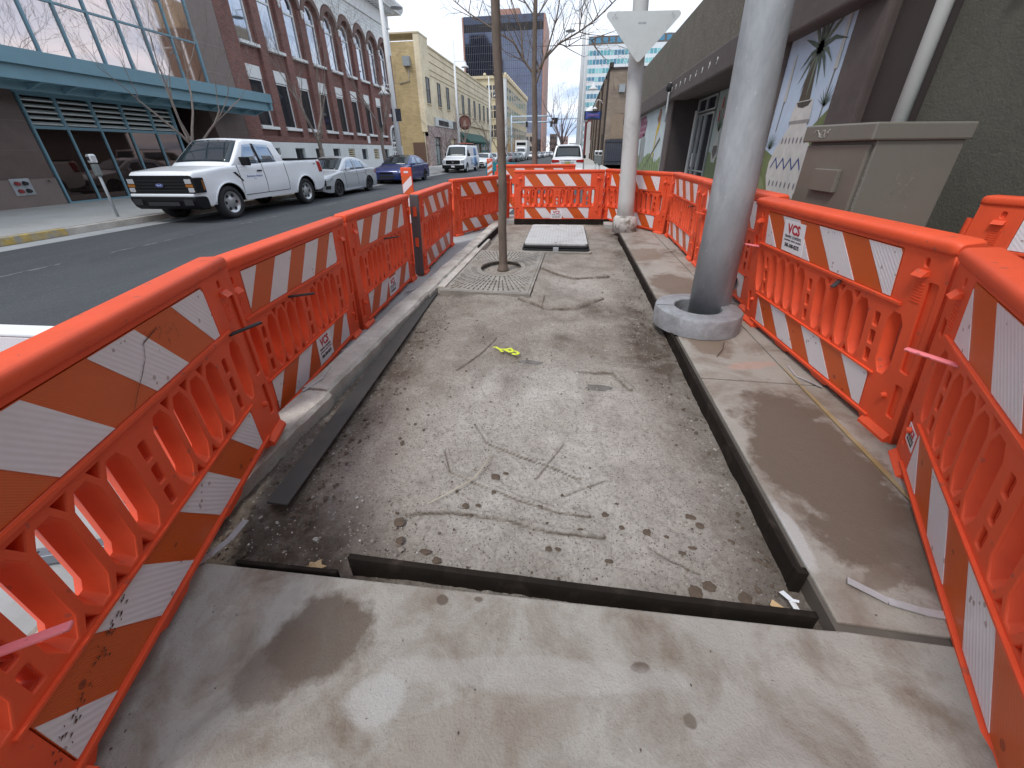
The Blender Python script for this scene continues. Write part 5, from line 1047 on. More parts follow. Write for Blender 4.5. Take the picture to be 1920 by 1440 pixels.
# upper lantern, conduit and glyph marks on the beam
MB().lathe([(0, .12), (.07, .10), (.10, 0), (.08, -.1), (0, -.14)], 12, (RX - .3, 15.25, 3.25)).build('wall_lamp', m_black, B); MB().tube([(RX - .24, 15.46, 3.4), (RX - .24, 15.46, 2.3)], .03, 8).build('conduit', m_whitew, B)
for k in range(9):
    y = 10.8 + k * .55; g_ = MB(); n_ = 3 + k % 3
    for q in range(n_): g_.tube([(RX - .225, y + .05 * math.cos(q * 2.1 + k), 3.18 + .07 * math.sin(q * 1.7 + k)), (RX - .225, y + .05 * math.cos((q + 1) * 2.1 + k), 3.18 + .07 * math.sin((q + 1) * 1.7 + k))], .008, 4)
    g_.build('painted_glyph', m_whitew, B)
# murals: paint on panels, real thickness of a paint skin
def paint(par, name, poly, col, lvl, X=RX):
    o = MB().prism(poly, 'x', X - .004 - lvl * .0012, X - .002 - lvl * .0012).build(name, M('paint_%02x%02x%02x' % tuple(int(c * 255) for c in col), col, .85, var=.12, vs=6, bump=.15, bs=60), par); return o
mu = yzbox('mural', M('mural_sky', (.47, .57, .70), .85, var=.08, vs=3, dirt=(.55, .62, .72), ds=2, damt=.5), B, RX, RX + .3, 6.2, 7.82, .1, 2.95)
paint(mu, 'painted_grass', [(7.82, .1), (7.82, 1.45), (7.3, 1.3), (6.9, 1.45), (6.5, 1.75), (6.2, 1.95), (6.2, .1)], (.16, .20, .08), 1); paint(mu, 'painted_grass', [(7.82, .1), (7.82, 1.1), (7.5, .9), (7.4, .1)], (.22, .25, .12), 2)
AX = 6.93
def vs_(pr): return [(AX + r, z) for r, z in pr] + [(AX - r, z) for r, z in reversed(pr)]
paint(mu, 'painted_trunk', [(AX + .17, 2.0), (AX - .13, 2.02), (AX - .02, 2.62), (AX - .0, 2.72), (AX + .12, 2.66)], (.085, .065, .045), 3)
for k, (a, L) in enumerate(((-80, .62), (-55, .6), (-30, .52), (-8, .55), (15, .6), (40, .62), (68, .5), (-105, .4), (100, .42), (125, .45), (-130, .42), (150, .45), (-155, .4), (178, .5))):
    a = R(a); cx_, cz_ = AX - .02, 2.66; d_ = (math.sin(a), math.cos(a)); n_ = (-d_[1], d_[0]); dz = -.12 if abs(a) > 1.2 else 0
    paint(mu, 'painted_leaf', [(cx_ + n_[0] * .03, cz_ + n_[1] * .03), (cx_ + d_[0] * L * .5 + n_[0] * .025, cz_ + d_[1] * L * .5 + n_[1] * .025), (cx_ + d_[0] * L, cz_ + d_[1] * L * .95 + dz), (cx_ + d_[0] * L * .5 - n_[0] * .025, cz_ + d_[1] * L * .5 - n_[1] * .025), (cx_ - n_[0] * .03, cz_ - n_[1] * .03)], ((.10, .13, .10), (.16, .19, .145))[k % 2], 4)
white_v = (.58, .57, .54)
paint(mu, 'painted_vase', vs_([(.22, 2.06), (.25, 1.98), (.27, 1.88), (.27, 1.80), (.24, 1.76), (.31, 1.66), (.50, 1.46), (.60, 1.25), (.58, 1.05), (.44, .85), (.44, .78), (.40, .66), (.26, .55), (.22, .3), (.3, .12)]), white_v, 5)
paint(mu, 'painted_mouth', vs_([(.20, 2.05), (.14, 1.99), (.0, 1.97)]), (.07, .06, .05), 6); paint(mu, 'painted_ring', vs_([(.27, 1.82), (.285, 1.80), (.27, 1.775)]), (.28, .27, .26), 6); paint(mu, 'painted_ring', vs_([(.43, .80), (.44, .775), (.41, .74)]), (.28, .27, .26), 6)
zg = [(AX + .50 - .115 * k, 1.27 + (.07 if k % 2 else -.07)) for k in range(9)]
zp = zg + [(y, z - .035) for y, z in reversed(zg)]
mbz = MB()
for (p, q) in zip(zg[:-1], zg[1:]): mbz.prism([(p[0], p[1]), (q[0], q[1]), (q[0], q[1] - .04), (p[0], p[1] - .04)], 'x', RX - .0125, RX - .0115)
mbz.build('painted_zigzag', M('paint_blue', (.04, .07, .22), .85), mu)
mbz = MB()
for z in (1.56, .96):
    for k in range(7):
        y = AX + (.33 if z > 1.2 else .39) - k * (.11 if z > 1.2 else .13); mbz.prism([(y + .022 * math.cos(t_), z + .045 * math.sin(t_)) for t_ in [PI * q / 5 for q in range(10)]], 'x', RX - .0125, RX - .0115)
tag(mbz.build('painted_oval', M('paint_grey', (.2, .2, .22), .85), mu), kind='stuff')
for (yy_, zz_) in ((7.65, 1.5), (6.4, 2.0)):
    for k in range(9): a = R(-70 + k * 17.5); paint(mu, 'painted_agave', [(yy_ - .012, zz_ - .05), (yy_ + .22 * math.sin(a), zz_ - .02 + .20 * math.cos(a)), (yy_ + .012, zz_ - .05)], (.06, .09, .06), 3)
for (yy_, z1_) in ((7.58, 2.5), (6.42, 2.75)): paint(mu, 'painted_stalk', [(yy_, zz_ - .3), (yy_ + .02, zz_ - .3), (yy_ - .03, z1_), (yy_ - .05, z1_)], (.2, .18, .14), 3); paint(mu, 'painted_bloom', [(yy_ - .07, z1_ - .4), (yy_ + .01, z1_ - .4), (yy_ - .0, z1_ + .15), (yy_ - .05, z1_ + .2)], (.5, .49, .45), 4)
# strip mural inside the recess
m2 = yzbox('mural', M('mural_pale', (.33, .38, .36), .85, var=.1), B, 3.965, 3.98, 11.8, 13.5, .05, 2.9)
paint(m2, 'painted_grass', [(11.8, .06), (13.5, .06), (13.5, 1.4), (12.6, 1.25), (11.8, 1.3)], (.14, .18, .09), 1, 3.965)
AX = 12.95
paint(m2, 'painted_vase', vs_([(.12, 1.95), (.13, 1.85), (.10, 1.8), (.24, 1.5), (.25, 1.3), (.14, 1.12)]), (.42, .41, .38), 2, 3.965); paint(m2, 'painted_vase_pattern', vs_([(.18, 1.55), (.2, 1.4), (.0, 1.2)]), (.12, .1, .1), 3, 3.965)
for k in range(6): a = R(-60 + k * 24); paint(m2, 'painted_leaf', [(AX - .03, 1.9), (AX + .5 * math.sin(a), 1.95 + .65 * math.cos(a)), (AX + .03, 1.9)], (.07, .10, .06), 3, 3.965)
for (y_, z_) in ((12.7, 2.35), (13.0, 2.6), (13.15, 2.3)): paint(m2, 'painted_bloom', [(y_ - .06, z_ - .14), (y_ + .06, z_ - .14), (y_ + .04, z_ + .12), (y_ - .04, z_ + .12)], (.4, .07, .05), 4, 3.965)
# far mural
mu = yzbox('mural', M('mural_pale_blue', (.50, .56, .58), .85, var=.1, vs=2), B, RX - .0, RX + .3, 16.6, 22.9, .25, 2.92)
yzbox('mural_surround', m_plum, B, RX + .05, RX + .3, 16.3, 29, 0, 2.92)
paint(mu, 'painted_grass', [(16.6, .26), (22.9, .26), (22.9, 1.3), (21, 1.1), (19, 1.35), (17.6, 1.0), (16.6, 1.25)], (.20, .26, .12), 1); paint(mu, 'painted_earth', [(16.6, .26), (22.9, .26), (22.9, .5), (16.6, .55)], (.25, .16, .14), 2)
paint(mu, 'painted_pot', [(22.7, 2.85), (21.2, 2.88), (20.6, 2.6), (20.9, 2.05), (22.6, 1.95)], (.26, .09, .14), 2)
for k in range(10): paint(mu, 'painted_spot', [(20.95 + (k % 4) * .42 + q[0], 2.15 + (k // 4) * .24 + q[1]) for q in ((0, 0), (.12, .04), (.1, .12), (0, .1))], (.6, .5, .55), 3)
paint(mu, 'painted_tree', [(21.5, .8), (21.8, .8), (21.9, 1.5), (21.3, 2.2), (20.6, 1.9), (20.5, 1.1)], (.28, .30, .30), 2); paint(mu, 'painted_tree', [(21.6, .7), (21.75, .7), (21.9, 2.0), (21.75, 2.0)], (.08, .08, .09), 4)
paint(mu, 'painted_flower', [(18.2, 1.2), (18.35, 1.2), (18.1, 2.2), (17.6, 2.75), (17.5, 2.3), (18.0, 1.9)], (.60, .42, .06), 3); paint(mu, 'painted_flower', [(17.7, 2.3), (18.2, 2.55), (17.75, 2.9), (17.45, 2.7)], (.30, .14, .08), 4)
paint(mu, 'painted_branch', [(20.6, .5), (20.75, .5), (17.2, 1.9), (17.1, 1.8)], (.12, .12, .08), 4)
for k in range(12): paint(mu, 'painted_cactus', [(17 + k * .5, .5), (17.08 + k * .5, .5), (17.1 + k * .5, .95 + .2 * (k % 3)), (16.98 + k * .5, .9 + .2 * (k % 3))], (.09, .14, .07), 3)
# stucco neighbour with downpipe
B = empty('stucco_wall', (0, 0, 0), 0, 'rough olive grey stucco wall behind the utility cabinet', 'wall')
yzbox('stucco_face', m_stucco, B, RX, RX + 6, -6, 4.72, 0, 6.5); yzbox('brown_wall', m_brown, B, RX + .05, RX + 6, 4.72, 5.62, 0, 5.0)
dp = MB().tube([(RX - .09, 4.80, .1), (RX - .09, 4.80, 5.5)], .062, 16).build('downpipe', M('pale_pipe', (.52, .53, .50), .5, var=.05), None); tag(dp, 'pale round downpipe running up the wall corner behind the utility cabinet', 'downpipe')
wr_ = MB(); [wr_.tube([(RX - .05, 3.95, 3.2), (RX - .12, 4.0, 2.75 + .1 * k), (RX - .05, 4.1 + .03 * k, 2.5)], .012, 6) for k in range(4)]; tag(wr_.build('loose_cable', m_black), 'loose dark cables hanging from the stucco wall at the top right', 'cable')
# tan building down the street
B = empty('tan_building', (0, 0, 0), 0, 'tan brick building beyond the mural building with dark gutters and a blank side wall', 'building')
m_tan = brick_mat('tan_brick', (.26, .20, .15), (.21, .16, .12), (.22, .18, .14), 1, .5, .15, .01)
box('side_wall', m_tan, B, RX + .0, RX + 9, 49, 49.2, 0, 8.9); yzbox('wall', m_tan, B, RX, RX + 9, 49.2, 90, 0, 8.7); box('coping', m_brown, B, RX - .12, RX + 9, 48.9, 90, 8.9, 9.1); yzbox('parapet_finial', m_brown, B, RX - .1, RX + .3, 48.8, 49.5, 9.1, 9.5)
for k in range(9): yzbox('pilaster', m_brown if k % 2 == 0 else m_tan, B, RX - .2, RX, 49.25 + k * 4.6, 49.7 + k * 4.6, 0, 8.88)
box('wall_box', M('grey_box', (.3, .33, .35), .5), B, 4.25, 4.85, 48.7, 49, 6.9, 7.6, .01); box('patch', M('tan_patch', (.24, .19, .15), .8), B, 4.7, 6.4, 48.96, 49, 5.0, 6.0); box('blocked_window', M('tan_patch2', (.25, .185, .13), .8), B, 3.8, 6.2, 48.95, 49, 2.6, 4.9)
for k in range(5): window(B, RX - .02, -1, 52 + k * 6, 55 + k * 6, .6, 3.2, m_brown, m_win, .12, (.5,), ())
gt = empty('dark_gate', (0, 0, 0), 0, 'dark blue grey metal gate closing the gap before the tan building', 'gate'); m_gate = M('gate_metal', (.035, .04, .055), .6)
for k in range(9): box('board', m_gate, gt, 3.3 + k * .24, 3.52 + k * .24, 48.5, 48.54, .05, 2.55)
box('rail', m_gate, gt, 3.25, 5.5, 48.42, 48.5, 2.3, 2.4); box('rail', m_gate, gt, 3.25, 5.5, 48.42, 48.5, .4, .5)
# beyond: red fronts and white curved canopy
B = empty('red_shop_front', (0, 0, 0), 0, 'narrow dark red and white shop fronts just beyond the tan building', 'building')
yzbox('wall', M('dark_red_wall', (.16, .03, .03), .7), B, RX, RX + 9, 90.2, 130, 0, 8); yzbox('white_bay', m_whitew, B, RX - .6, RX, 96, 104, 0, 7); yzbox('red_bay', M('dark_red_wall', (.16, .03, .03), .7), B, RX - .9, RX, 108, 118, 0, 9)
for k in range(6): window(B, RX, -1, 91 + k * 6.2, 94.5 + k * 6.2, 1, 3.5, m_white, m_win, .15)
MB().tube([(RX - 1.2, 96, 7.2), (RX - .6, 97, 9), (RX, 98, 9.6)], [.4, .7, .5], 8).build('white_curved_hood', m_white, B)
# blue hanging sign
hs_ = empty('hanging_sign', (0, 0, 0), 0, 'dark hanging sign with a blue bow tie outline and pink lettering strokes', 'sign')
sy = 56.; box('board', M('sign_navy', (.02, .03, .07), .5), hs_, .95, 3.1, sy, sy + .2, 4.9, 5.85, .02)
MB().prism([(1.15, 5.0), (1.95, 5.2), (2.85, 5.0), (2.85, 5.75), (1.95, 5.55), (1.15, 5.75)], 'y', sy - .03, sy).build('bow_tie_panel', M('sign_blue', (.06, .10, .40), .4), hs_)
for k in range(6): MB().tube([(1.35 + k * .24, sy - .05, 5.25), (1.42 + k * .24, sy - .05, 5.5), (1.5 + k * .24, sy - .05, 5.28)], .03, 5).build('pink_stroke', M('sign_pink', (.75, .3, .4), .5), hs_)
MB().tube([(2.2, sy, 5.85), (2.2, sy, 6.6), (2.5, sy, 7.0), (2.9, sy, 6.9), (3.2, sy, 6.4)], .04, 6).build('gooseneck', m_white, hs_); MB().lathe([(0, .25), (.08, .2), (.32, 0)], 12, (2.2, sy, 6.05)).build('lamp_shade', m_white, hs_)
# dark high-rise behind the viewer (seen only as the dark reflection in the tower glass)
B = empty('dark_high_rise', (0, 0, 0), 0, 'dark stepped high rise behind the viewer, mirrored in the black tower glass', 'building')
for (x0, x1, z0, z1) in ((-142, -86, 0, 78), (-138, -90, 78, 98), (-132, -98, 98, 110), (-124, -106, 110, 118)): box('wall', M('high_rise_brown', (.035, .028, .028), .8), B, x0, x1, -30, -5, z0, z1)
# opposite office block (seen only in the mirror glass)
B = empty('brown_office_block', (0, 0, 0), 0, 'brown office block behind the mural building, seen mirrored in the glass facade', 'building')
box('wall', M('far_office_brown', (.20, .13, .09), .7), B, 25, 31, 62, 84, 0, 17.5); box('crown', M('far_office_cream', (.42, .33, .22), .7), B, 26.5, 31, 63, 82, 17.5, 21); wm = MB()
for j in range(5):
    for k in range(9): wm.box(24.9, 25, 63 + k * 2.3, 64.4 + k * 2.3, 2 + j * 3.6, 4.4 + j * 3.6)
wm.build('window', m_win, B)['kind'] = 'stuff'

# ================================================================== CABINET
cb = empty('utility_cabinet', (2.12, 3.45, 0), R(4.5), 'grey brown metal utility cabinet with a slanted lid against the stucco wall', 'utility cabinet')
m_cab = M('cabinet_paint', (.19, .168, .138), .42, var=.06, vs=2, dirt=(.21, .19, .16), ds=3, damt=.4); m_cabs = M('cabinet_side_paint', (.19, .178, .15), .42, var=.05, vs=2, dirt=(.15, .13, .11), ds=2, damt=.3)
box('plinth', m_kerb, cb, -.05, .70, -.05, .85, 0, .08)
box('body', m_cabs, cb, .03, .625, 0.0, .76, .08, 1.50, .008); MB().box(.0, .028, .025, .74, .12, 1.475).build('door', m_cab, cb, .006)
lid_ = MB(); lid_.add([(-.03, -.02, 1.50), (.645, -.02, 1.50), (.645, .79, 1.50), (-.03, .79, 1.50), (-.03, -.02, 1.615), (.645, -.02, 1.61), (.645, .79, 1.625), (-.03, .79, 1.63)], [(0, 3, 2, 1), (4, 5, 6, 7), (0, 1, 5, 4), (1, 2, 6, 5), (2, 3, 7, 6), (3, 0, 4, 7)]); lid_.build('lid', m_cabs, cb, .012)
hp = MB().box(-.035, .0, .20, .50, 1.13, 1.30).build('handle_cover', m_cab, cb, .006)
gr = MB(); prevp = None
for t_ in range(26):
    a = t_ * .75; p = (-.032, .62 - .006 * t_ + .035 * math.cos(a), 1.56 + .03 * math.sin(a * 1.3)); 
    if prevp: gr.tube([prevp, p], .0022, 4)
    prevp = p
gr.build('scribble', M('paint_marker', (.5, .48, .44), .6), cb)
sc = MB(); rnd = random.Random(5)
for k in range(26):
    a = rnd.gauss(.30, .045); z = rnd.gauss(1.12, .09); sc.add([(a, -.0015, z), (a + rnd.uniform(.01, .04), -.0015, z + rnd.uniform(-.02, .05)), (a + rnd.uniform(0, .02), -.0015, z + rnd.uniform(.01, .05))], [(0, 1, 2)])
sc.build('rubbed_patch', M('rubbed_paint', (.235, .22, .18), .6, var=.2, vs=30), cb)['kind'] = 'stuff'
ch = MB()
for k in range(34):
    z = rnd.uniform(.55, 1.35); s_ = rnd.uniform(.002, .006); ch.add([(.0285, .012, z), (.0285 + s_, .012, z + s_), (.029, .012, z + 2 * s_)], [(0, 1, 2)])
ch.build('paint_chip', m_white, cb)

# ================================================================== METERS AND MASTS
def meter(x, y, z, lab, rz=0):
    r = empty('parking_meter', (x, y, z), rz, lab, 'parking meter', 'parking meters along the kerbs')
    MB().tube([(0, 0, 0), (0, 0, 1.0)], .03, 12).build('post', m_galv, r); MB().box(-.075, .075, -.05, .05, .98, 1.24).build('body', M('meter_grey', (.17, .19, .19), .5), r, .02, 3)
    MB().box(-.085, .085, -.07, .07, 1.26, 1.46).build('head', M('meter_silver', (.62, .64, .65), .3, metal=.5), r, .04, 4); MB().box(-.05, .05, -.074, -.068, 1.32, 1.40).build('display', m_black, r)
meter(-11.62, 8.75, .02, 'grey parking meter on the left sidewalk in front of the dark glazing', R(-10))
meter(.95, 16.0, 0, 'nearer of the two parking meters past the white pole', 0); meter(.92, 18.2, 0, 'farther of the two parking meters past the white pole', 0)
def mast(x, y, h, lab, lamps, r=.12, rods=0):
    m_ = empty('light_mast', (x, y, 0), 0, lab, 'street light', 'white street light masts'); MB().tube([(0, 0, -.1), (0, 0, h)], [r * 1.25, r * .6], 14).build('pole', m_white, m_)
    for (z, dx_, kind) in lamps:
        MB().tube([(0, 0, z + .35), (dx_, 0, z + .35), (dx_, 0, z + .1)], .03, 6).build('arm', m_white, m_)
        if kind == 'bell': MB().lathe([(.05, .3), (.12, .2), (.14, .05), (.36, -.12), (.34, -.16), (.0, -.12)], 20, (dx_, 0, z)).build('lamp_shade', m_white, m_)
        else: MB().lathe([(0, .12), (.08, .09), (.34, .0), (.32, -.04), (.0, -.06)], 24, (dx_, 0, z)).build('lamp_disc', M('lamp_grey', (.4, .42, .43), .5), m_)
    return m_
mast(-11.6, 27.3, 12.5, 'tall white street light mast at the right end of the brick building', [(8.95, .9, 'disc'), (4.9, -.55, 'bell')], .15)
mast(-11.5, 42.2, 10.5, 'white street light mast in front of the cream building', [(8.6, 1.0, 'bell')], .12); 
mast(-11.4, 58, 10, 'far white street light mast by the green awning', [(8, .9, 'bell')], .1)
mast(.2, 31.5, 15.5, 'tall white street light mast behind the white SUV', [(11.2, -.9, 'disc'), (8.4, -.9, 'disc')], .12); mast(.5, 34, 14, 'slimmer white street light mast right beside the tall one behind the SUV', [(5.6, .6, 'bell')], .075)
bn = empty('pole_banner', (-11.9, 27.2, 3.6), 0, 'dark banner and camera cluster hanging on the tall white mast', 'banner'); box('cloth', M('banner_black', (.03, .035, .05), .7, var=.5, vs=9), bn, .1, .75, -.02, .02, -.35, .35); box('cloth_edge', m_white, bn, -.05, .12, -.03, .03, -.1, .05)
sa = empty('signal_mast', (-14.2, 97, 0), 0, 'pale blue double arm traffic signal gantry reaching over the street', 'traffic signal'); m_pb = M('pale_blue_steel', (.50, .60, .68), .5)
MB().tube([(0, 0, 0), (0, 0, 8.6)], .16, 10).build('pole', m_pb, sa); MB().tube([(0, 0, 8.3), (9, 0, 8.3)], .14, 8).build('arm', m_pb, sa); MB().tube([(0, 0, 7.2), (9, 0, 7.2)], .14, 8).build('arm', m_pb, sa)
for x_ in (3.2, 8.6): box('signal_head', m_black, sa, x_, x_ + .45, -.3, 0, 6.2, 7.3)
sg = empty('traffic_signal', (-3.9, 80, 6.3), 0, 'small dark traffic signal hanging beside the large bare tree', 'traffic signal'); box('signal_head', m_black, sg, -.5, .6, -.2, 0, -.5, .5); MB().tube([(-.2, -.25, 0), (-.2, -.2, 0)], .14, 10).build('lens', M('pale_lens', (.7, .6, .6), .4), sg); MB().tube([(.6, 0, .3), (4.4, 0, .3), (4.4, 0, -6.4)], .09, 8).build('arm', m_galv, sg)
# ================================================================== VEHICLES
m_tyre = M('tyre_rubber', (.022, .022, .023), .75, var=.15, vs=9); m_carglass = M('car_glass', (.035, .045, .05), .03, metal=.4, var=.05, spec=1.); m_cargl2 = M('side_glass', (.26, .32, .40), .03, metal=.8, var=.05)
m_trim = M('black_trim', (.009, .009, .010), .6, var=.1, spec=.2); m_chrome = M('chrome', (.75, .76, .78), .12, metal=1., var=.02); m_rim = M('silver_rim', (.55, .56, .57), .3, metal=.8, var=.05)
m_lamp = M('clear_lamp', (.62, .64, .66), .08, metal=.4, var=.1, vs=20); m_amber = M('amber_lamp', (.30, .11, .02), .15, var=.05); m_redl = M('red_lamp', (.35, .012, .012), .15, var=.05)
def paintm(name, c, metal=0.): return M('car_paint_' + name, c, .35, metal=metal, var=.03, vs=1.5, coat=.8, spec=.5)
def interp(P, y):
    if y <= P[0][0]: return P[0][1]
    for (a, b), (c, d) in zip(P[:-1], P[1:]):
        if y <= c: t = (y - a) / (c - a); return b + (d - b) * t
    return P[-1][1]
class Car:
    """faces -Y, front at y=0, x centred, z=0 on the road"""
    def __init__(s, nm, label, cat, group, L, Wd, wy, wr, clr, top, roof, belt, mat, tum=.16, nose=.12, tail=.08, arch=None, archflat=False, crown=.03):
        s.r = empty(nm, (0, 0, 0), 0, label, cat, group); s.L, s.W, s.wy, s.wr, s.clr, s.top, s.roof, s.belt, s.mat, s.tum, s.nose, s.tail, s.crown = L, Wd, wy, wr, clr, top, roof, belt, mat, tum, nose, tail, crown
        s.ar = arch or wr * 1.17
        s.body(); s.cabin()
    def zb(s, y):
        z = s.clr + (.12 * max(0, 1 - y / .25)) * .6 + (.1 * max(0, 1 - (s.L - y) / .3))
        for w in s.wy:
            if abs(y - w) < s.ar: z = max(z, s.wr + math.sqrt(max(0, s.ar ** 2 - (y - w) ** 2)) * .98)
        return z
    def plan(s, y):
        k = 1.
        if y < .7: k -= s.nose * (1 - y / .7) ** 2.2
        if s.L - y < .5: k -= s.tail * (1 - (s.L - y) / .5) ** 2.2
        return k
    def hw(s, y, z):
        t = (z - s.clr) / max(.01, s.belt - s.clr); prof = 1 - .05 * max(0, (.3 - t)) / .3 - .045 * max(0, t - .55) / .45
        fl = 0
        for w in s.wy:
            d = abs(math.hypot(y - w, z - s.wr) - s.ar)
            if d < .12 and abs(y - w) < s.ar * 1.25: fl = max(fl, .012 * (1 - d / .12))
        return s.W / 2 * s.plan(y) * prof + fl
    def body(s):
        ys = set(np.linspace(0, s.L, 40).round(3)); ys |= {.02, .06, .12, s.L - .03, s.L - .1}
        for w in s.wy:
            for k in range(15): ys.add(round(w + s.ar * math.cos(PI * k / 14) * .9999, 4))
            ys.add(round(w - s.ar - .004, 4)); ys.add(round(w + s.ar + .004, 4))
        ys = sorted(ys); NR, NC = 9, 8; vs = []
        for y in ys:
            zb, zt = s.zb(y), interp(s.top, y); ring = []
            er = .05
            for i in range(NR + 1): z = zb + (zt - er - zb) * i / NR; ring.append((-s.hw(y, z), y, z))
            ring.append((-s.hw(y, zt) + .015, y, zt - .018))
            hh = s.hw(y, zt) - .05
            for i in range(NC + 1): f = -1 + 2 * i / NC; ring.append((f * hh, y, zt + s.crown * (1 - f * f)))
            ring.append((s.hw(y, zt) - .015, y, zt - .018))
            for i in range(NR, -1, -1): z = zb + (zt - er - zb) * i / NR; ring.append((s.hw(y, z), y, z))
            vs.append(ring)
        n = len(vs[0]); k = len(ys); mb = MB()
        fs = [(i * n + j, i * n + j + 1, (i + 1) * n + j + 1, (i + 1) * n + j) for i in range(k - 1) for j in range(n - 1)]
        mb.add([p for r_ in vs for p in r_], fs + [tuple(range(n)), tuple((k - 1) * n + j for j in range(n))], True); mb.sm[-1] = mb.sm[-2] = False
        me = mb.mesh('body', autosmooth=True); link('body', me, s.mat, s.r)
        MB().box(-s.W / 2 + .28, s.W / 2 - .28, .12, s.L - .12, s.clr - .02, min(q[1] for q in s.top if q[0] > .04) - .08).build('underbody', m_trim, s.r)
        MB().box(-s.W / 2 + .10, s.W / 2 - .10, .25, s.L - .2, s.clr + .005, s.clr + .03).build('floor_pan', m_trim, s.r)
    def ch(s, y, z):
        zr = max(q[1] for q in s.roof); t = max(0, (z - s.belt) / max(.01, zr - s.belt))
        return s.hw(y, s.belt) - .025 - s.tum * t ** 1.2
    def cabin(s):
        y0, y1 = s.roof[0][0], s.roof[-1][0]; ys = sorted(set(list(np.linspace(y0, y1, 34).round(3)) + [p[0] for p in s.roof])); NR, NC = 6, 8; vs = []
        for y in ys:
            zb, zt = min(s.belt, interp(s.top, y)) - .03, interp(s.roof, y); zt = max(zt, zb + .01); ring = []
            for i in range(NR + 1): z = zb + (zt - .05 - zb) * i / NR; ring.append((-s.ch(y, z), y, z))
            hh = s.ch(y, zt) - .05; ring.append((-s.ch(y, zt) + .012, y, zt - .018))
            for i in range(NC + 1): f = -1 + 2 * i / NC; ring.append((f * hh, y, zt + .03 * (1 - f * f)))
            ring.append((s.ch(y, zt) - .012, y, zt - .018))
            for i in range(NR, -1, -1): z = zb + (zt - .05 - zb) * i / NR; ring.append((s.ch(y, z), y, z))
            vs.append(ring)
        n = len(vs[0]); k = len(ys); mb = MB(); fs = [(i * n + j, i * n + j + 1, (i + 1) * n + j + 1, (i + 1) * n + j) for i in range(k - 1) for j in range(n - 1)]
        mb.add([p for r_ in vs for p in r_], fs + [tuple(range(n)), tuple((k - 1) * n + j for j in range(n))], True)
        link('cabin', mb.mesh('cabin', autosmooth=True), s.mat, s.r)
    def patch(s, name, mat, quad, side=None, off=.006, body=False, n=6, par=None):
        """quad: four (y,z) corners on the side surface"""
        mb = MB(); f = s.hw if body else s.ch
        for sg in ((-1, 1) if side is None else (side,)):
            vs = []
            for i in range(n + 1):
                for j in range(n + 1):
                    u, v = i / n, j / n; y = (quad[0][0] * (1 - u) + quad[1][0] * u) * (1 - v) + (quad[3][0] * (1 - u) + quad[2][0] * u) * v; z = (quad[0][1] * (1 - u) + quad[1][1] * u) * (1 - v) + (quad[3][1] * (1 - u) + quad[2][1] * u) * v
                    vs.append((sg * (f(y, z) + off), y, z))
            m = MB().add(vs, [(i * (n + 1) + j, i * (n + 1) + j + 1, (i + 1) * (n + 1) + j + 1, (i + 1) * (n + 1) + j) for i in range(n) for j in range(n)], True)
            o = m.build(name, mat, par or s.r, fix=False)
            sd_ = o.modifiers.new('t', 'SOLIDIFY'); sd_.thickness = .008; sd_.offset = 0
        return o
    def screen(s, name, mat, ya, yb, inset=.09, off=.008):
        n = 8; vs = []
        for i in range(n + 1):
            y = ya + (yb - ya) * i / n; z = interp(s.roof, y); w = s.ch(y, z) - inset
            for j in range(n + 1): f = -1 + 2 * j / n; vs.append((f * w, y - (off if ya < s.L / 2 else -off), z + .03 * (1 - f * f) + off))
        o = MB().add(vs, [(i * (n + 1) + j, i * (n + 1) + j + 1, (i + 1) * (n + 1) + j + 1, (i + 1) * (n + 1) + j) for i in range(n) for j in range(n)], True).build(name, mat, s.r, fix=False)
        o.modifiers.new('t', 'SOLIDIFY').thickness = .006
    def wheels(s, kind='spoke', rimm=None, tw=.24):
        rimm = rimm or m_rim; R0 = s.wr; rr = R0 * .66
        ty = MB().lathe([(rr, -tw / 2), (R0 * .93, -tw / 2), (R0, -tw * .36), (R0, tw * .36), (R0 * .93, tw / 2), (rr, tw / 2), (rr * .96, tw * .3)], 28, axis='x').mesh('tyre'); ty.materials.append(m_tyre)
        rm = MB(); rm.lathe([(rr, tw * .46), (rr * .93, tw * .48), (rr * .88, tw * .25), (rr * .5, tw * (.30 if kind == 'steel' else .12)), (rr * .3, tw * .42), (0, tw * .42)], 24, axis='x')
        if kind != 'steel':
            for k in range(5 if kind == 'spoke' else 10):
                a = 2 * PI * k / (5 if kind == 'spoke' else 10); w = .035 if kind == 'spoke' else .018; ca, sa = math.cos(a), math.sin(a); vs = []
                for (r_, ww, xx) in ((.03, w, tw * .40), (rr * .95, w * 1.2, tw * .44)):
                    for q in (-1, 1): vs += [(xx, ca * r_ - sa * ww * q, sa * r_ + ca * ww * q), (xx - .03, ca * r_ - sa * ww * q, sa * r_ + ca * ww * q)]
                rm.add(vs, [(0, 2, 6, 4), (1, 5, 7, 3), (0, 4, 5, 1), (2, 3, 7, 6)])
        rmm = rm.mesh('rim'); rmm.materials.append(rimm); dk = MB()
        if kind == 'steel':
            for k in range(6): a = 2 * PI * k / 6; dk.tube([(tw * .27, rr * .66 * math.cos(a), rr * .66 * math.sin(a)), (tw * .335, rr * .66 * math.cos(a), rr * .66 * math.sin(a))], .042 * R0 / .4, 10)
        else: dk.lathe([(rr * .9, tw * .2), (0, tw * .08)], 20, axis='x')
        dkm = dk.mesh('rim_opening'); dkm.materials.append(m_black)
        for w in s.wy:
            for sg in (-1, 1):
                h = empty('wheel', (sg * (s.W / 2 - tw / 2 - .015), w, R0)); h.parent = s.r; h.rotation_euler = (0, 0, 0 if sg > 0 else PI)
                for nm, me in (('tyre', ty), ('rim', rmm), ('rim_opening', dkm)): o = bpy.data.objects.new(nm, me); COL.objects.link(o); o.parent = h
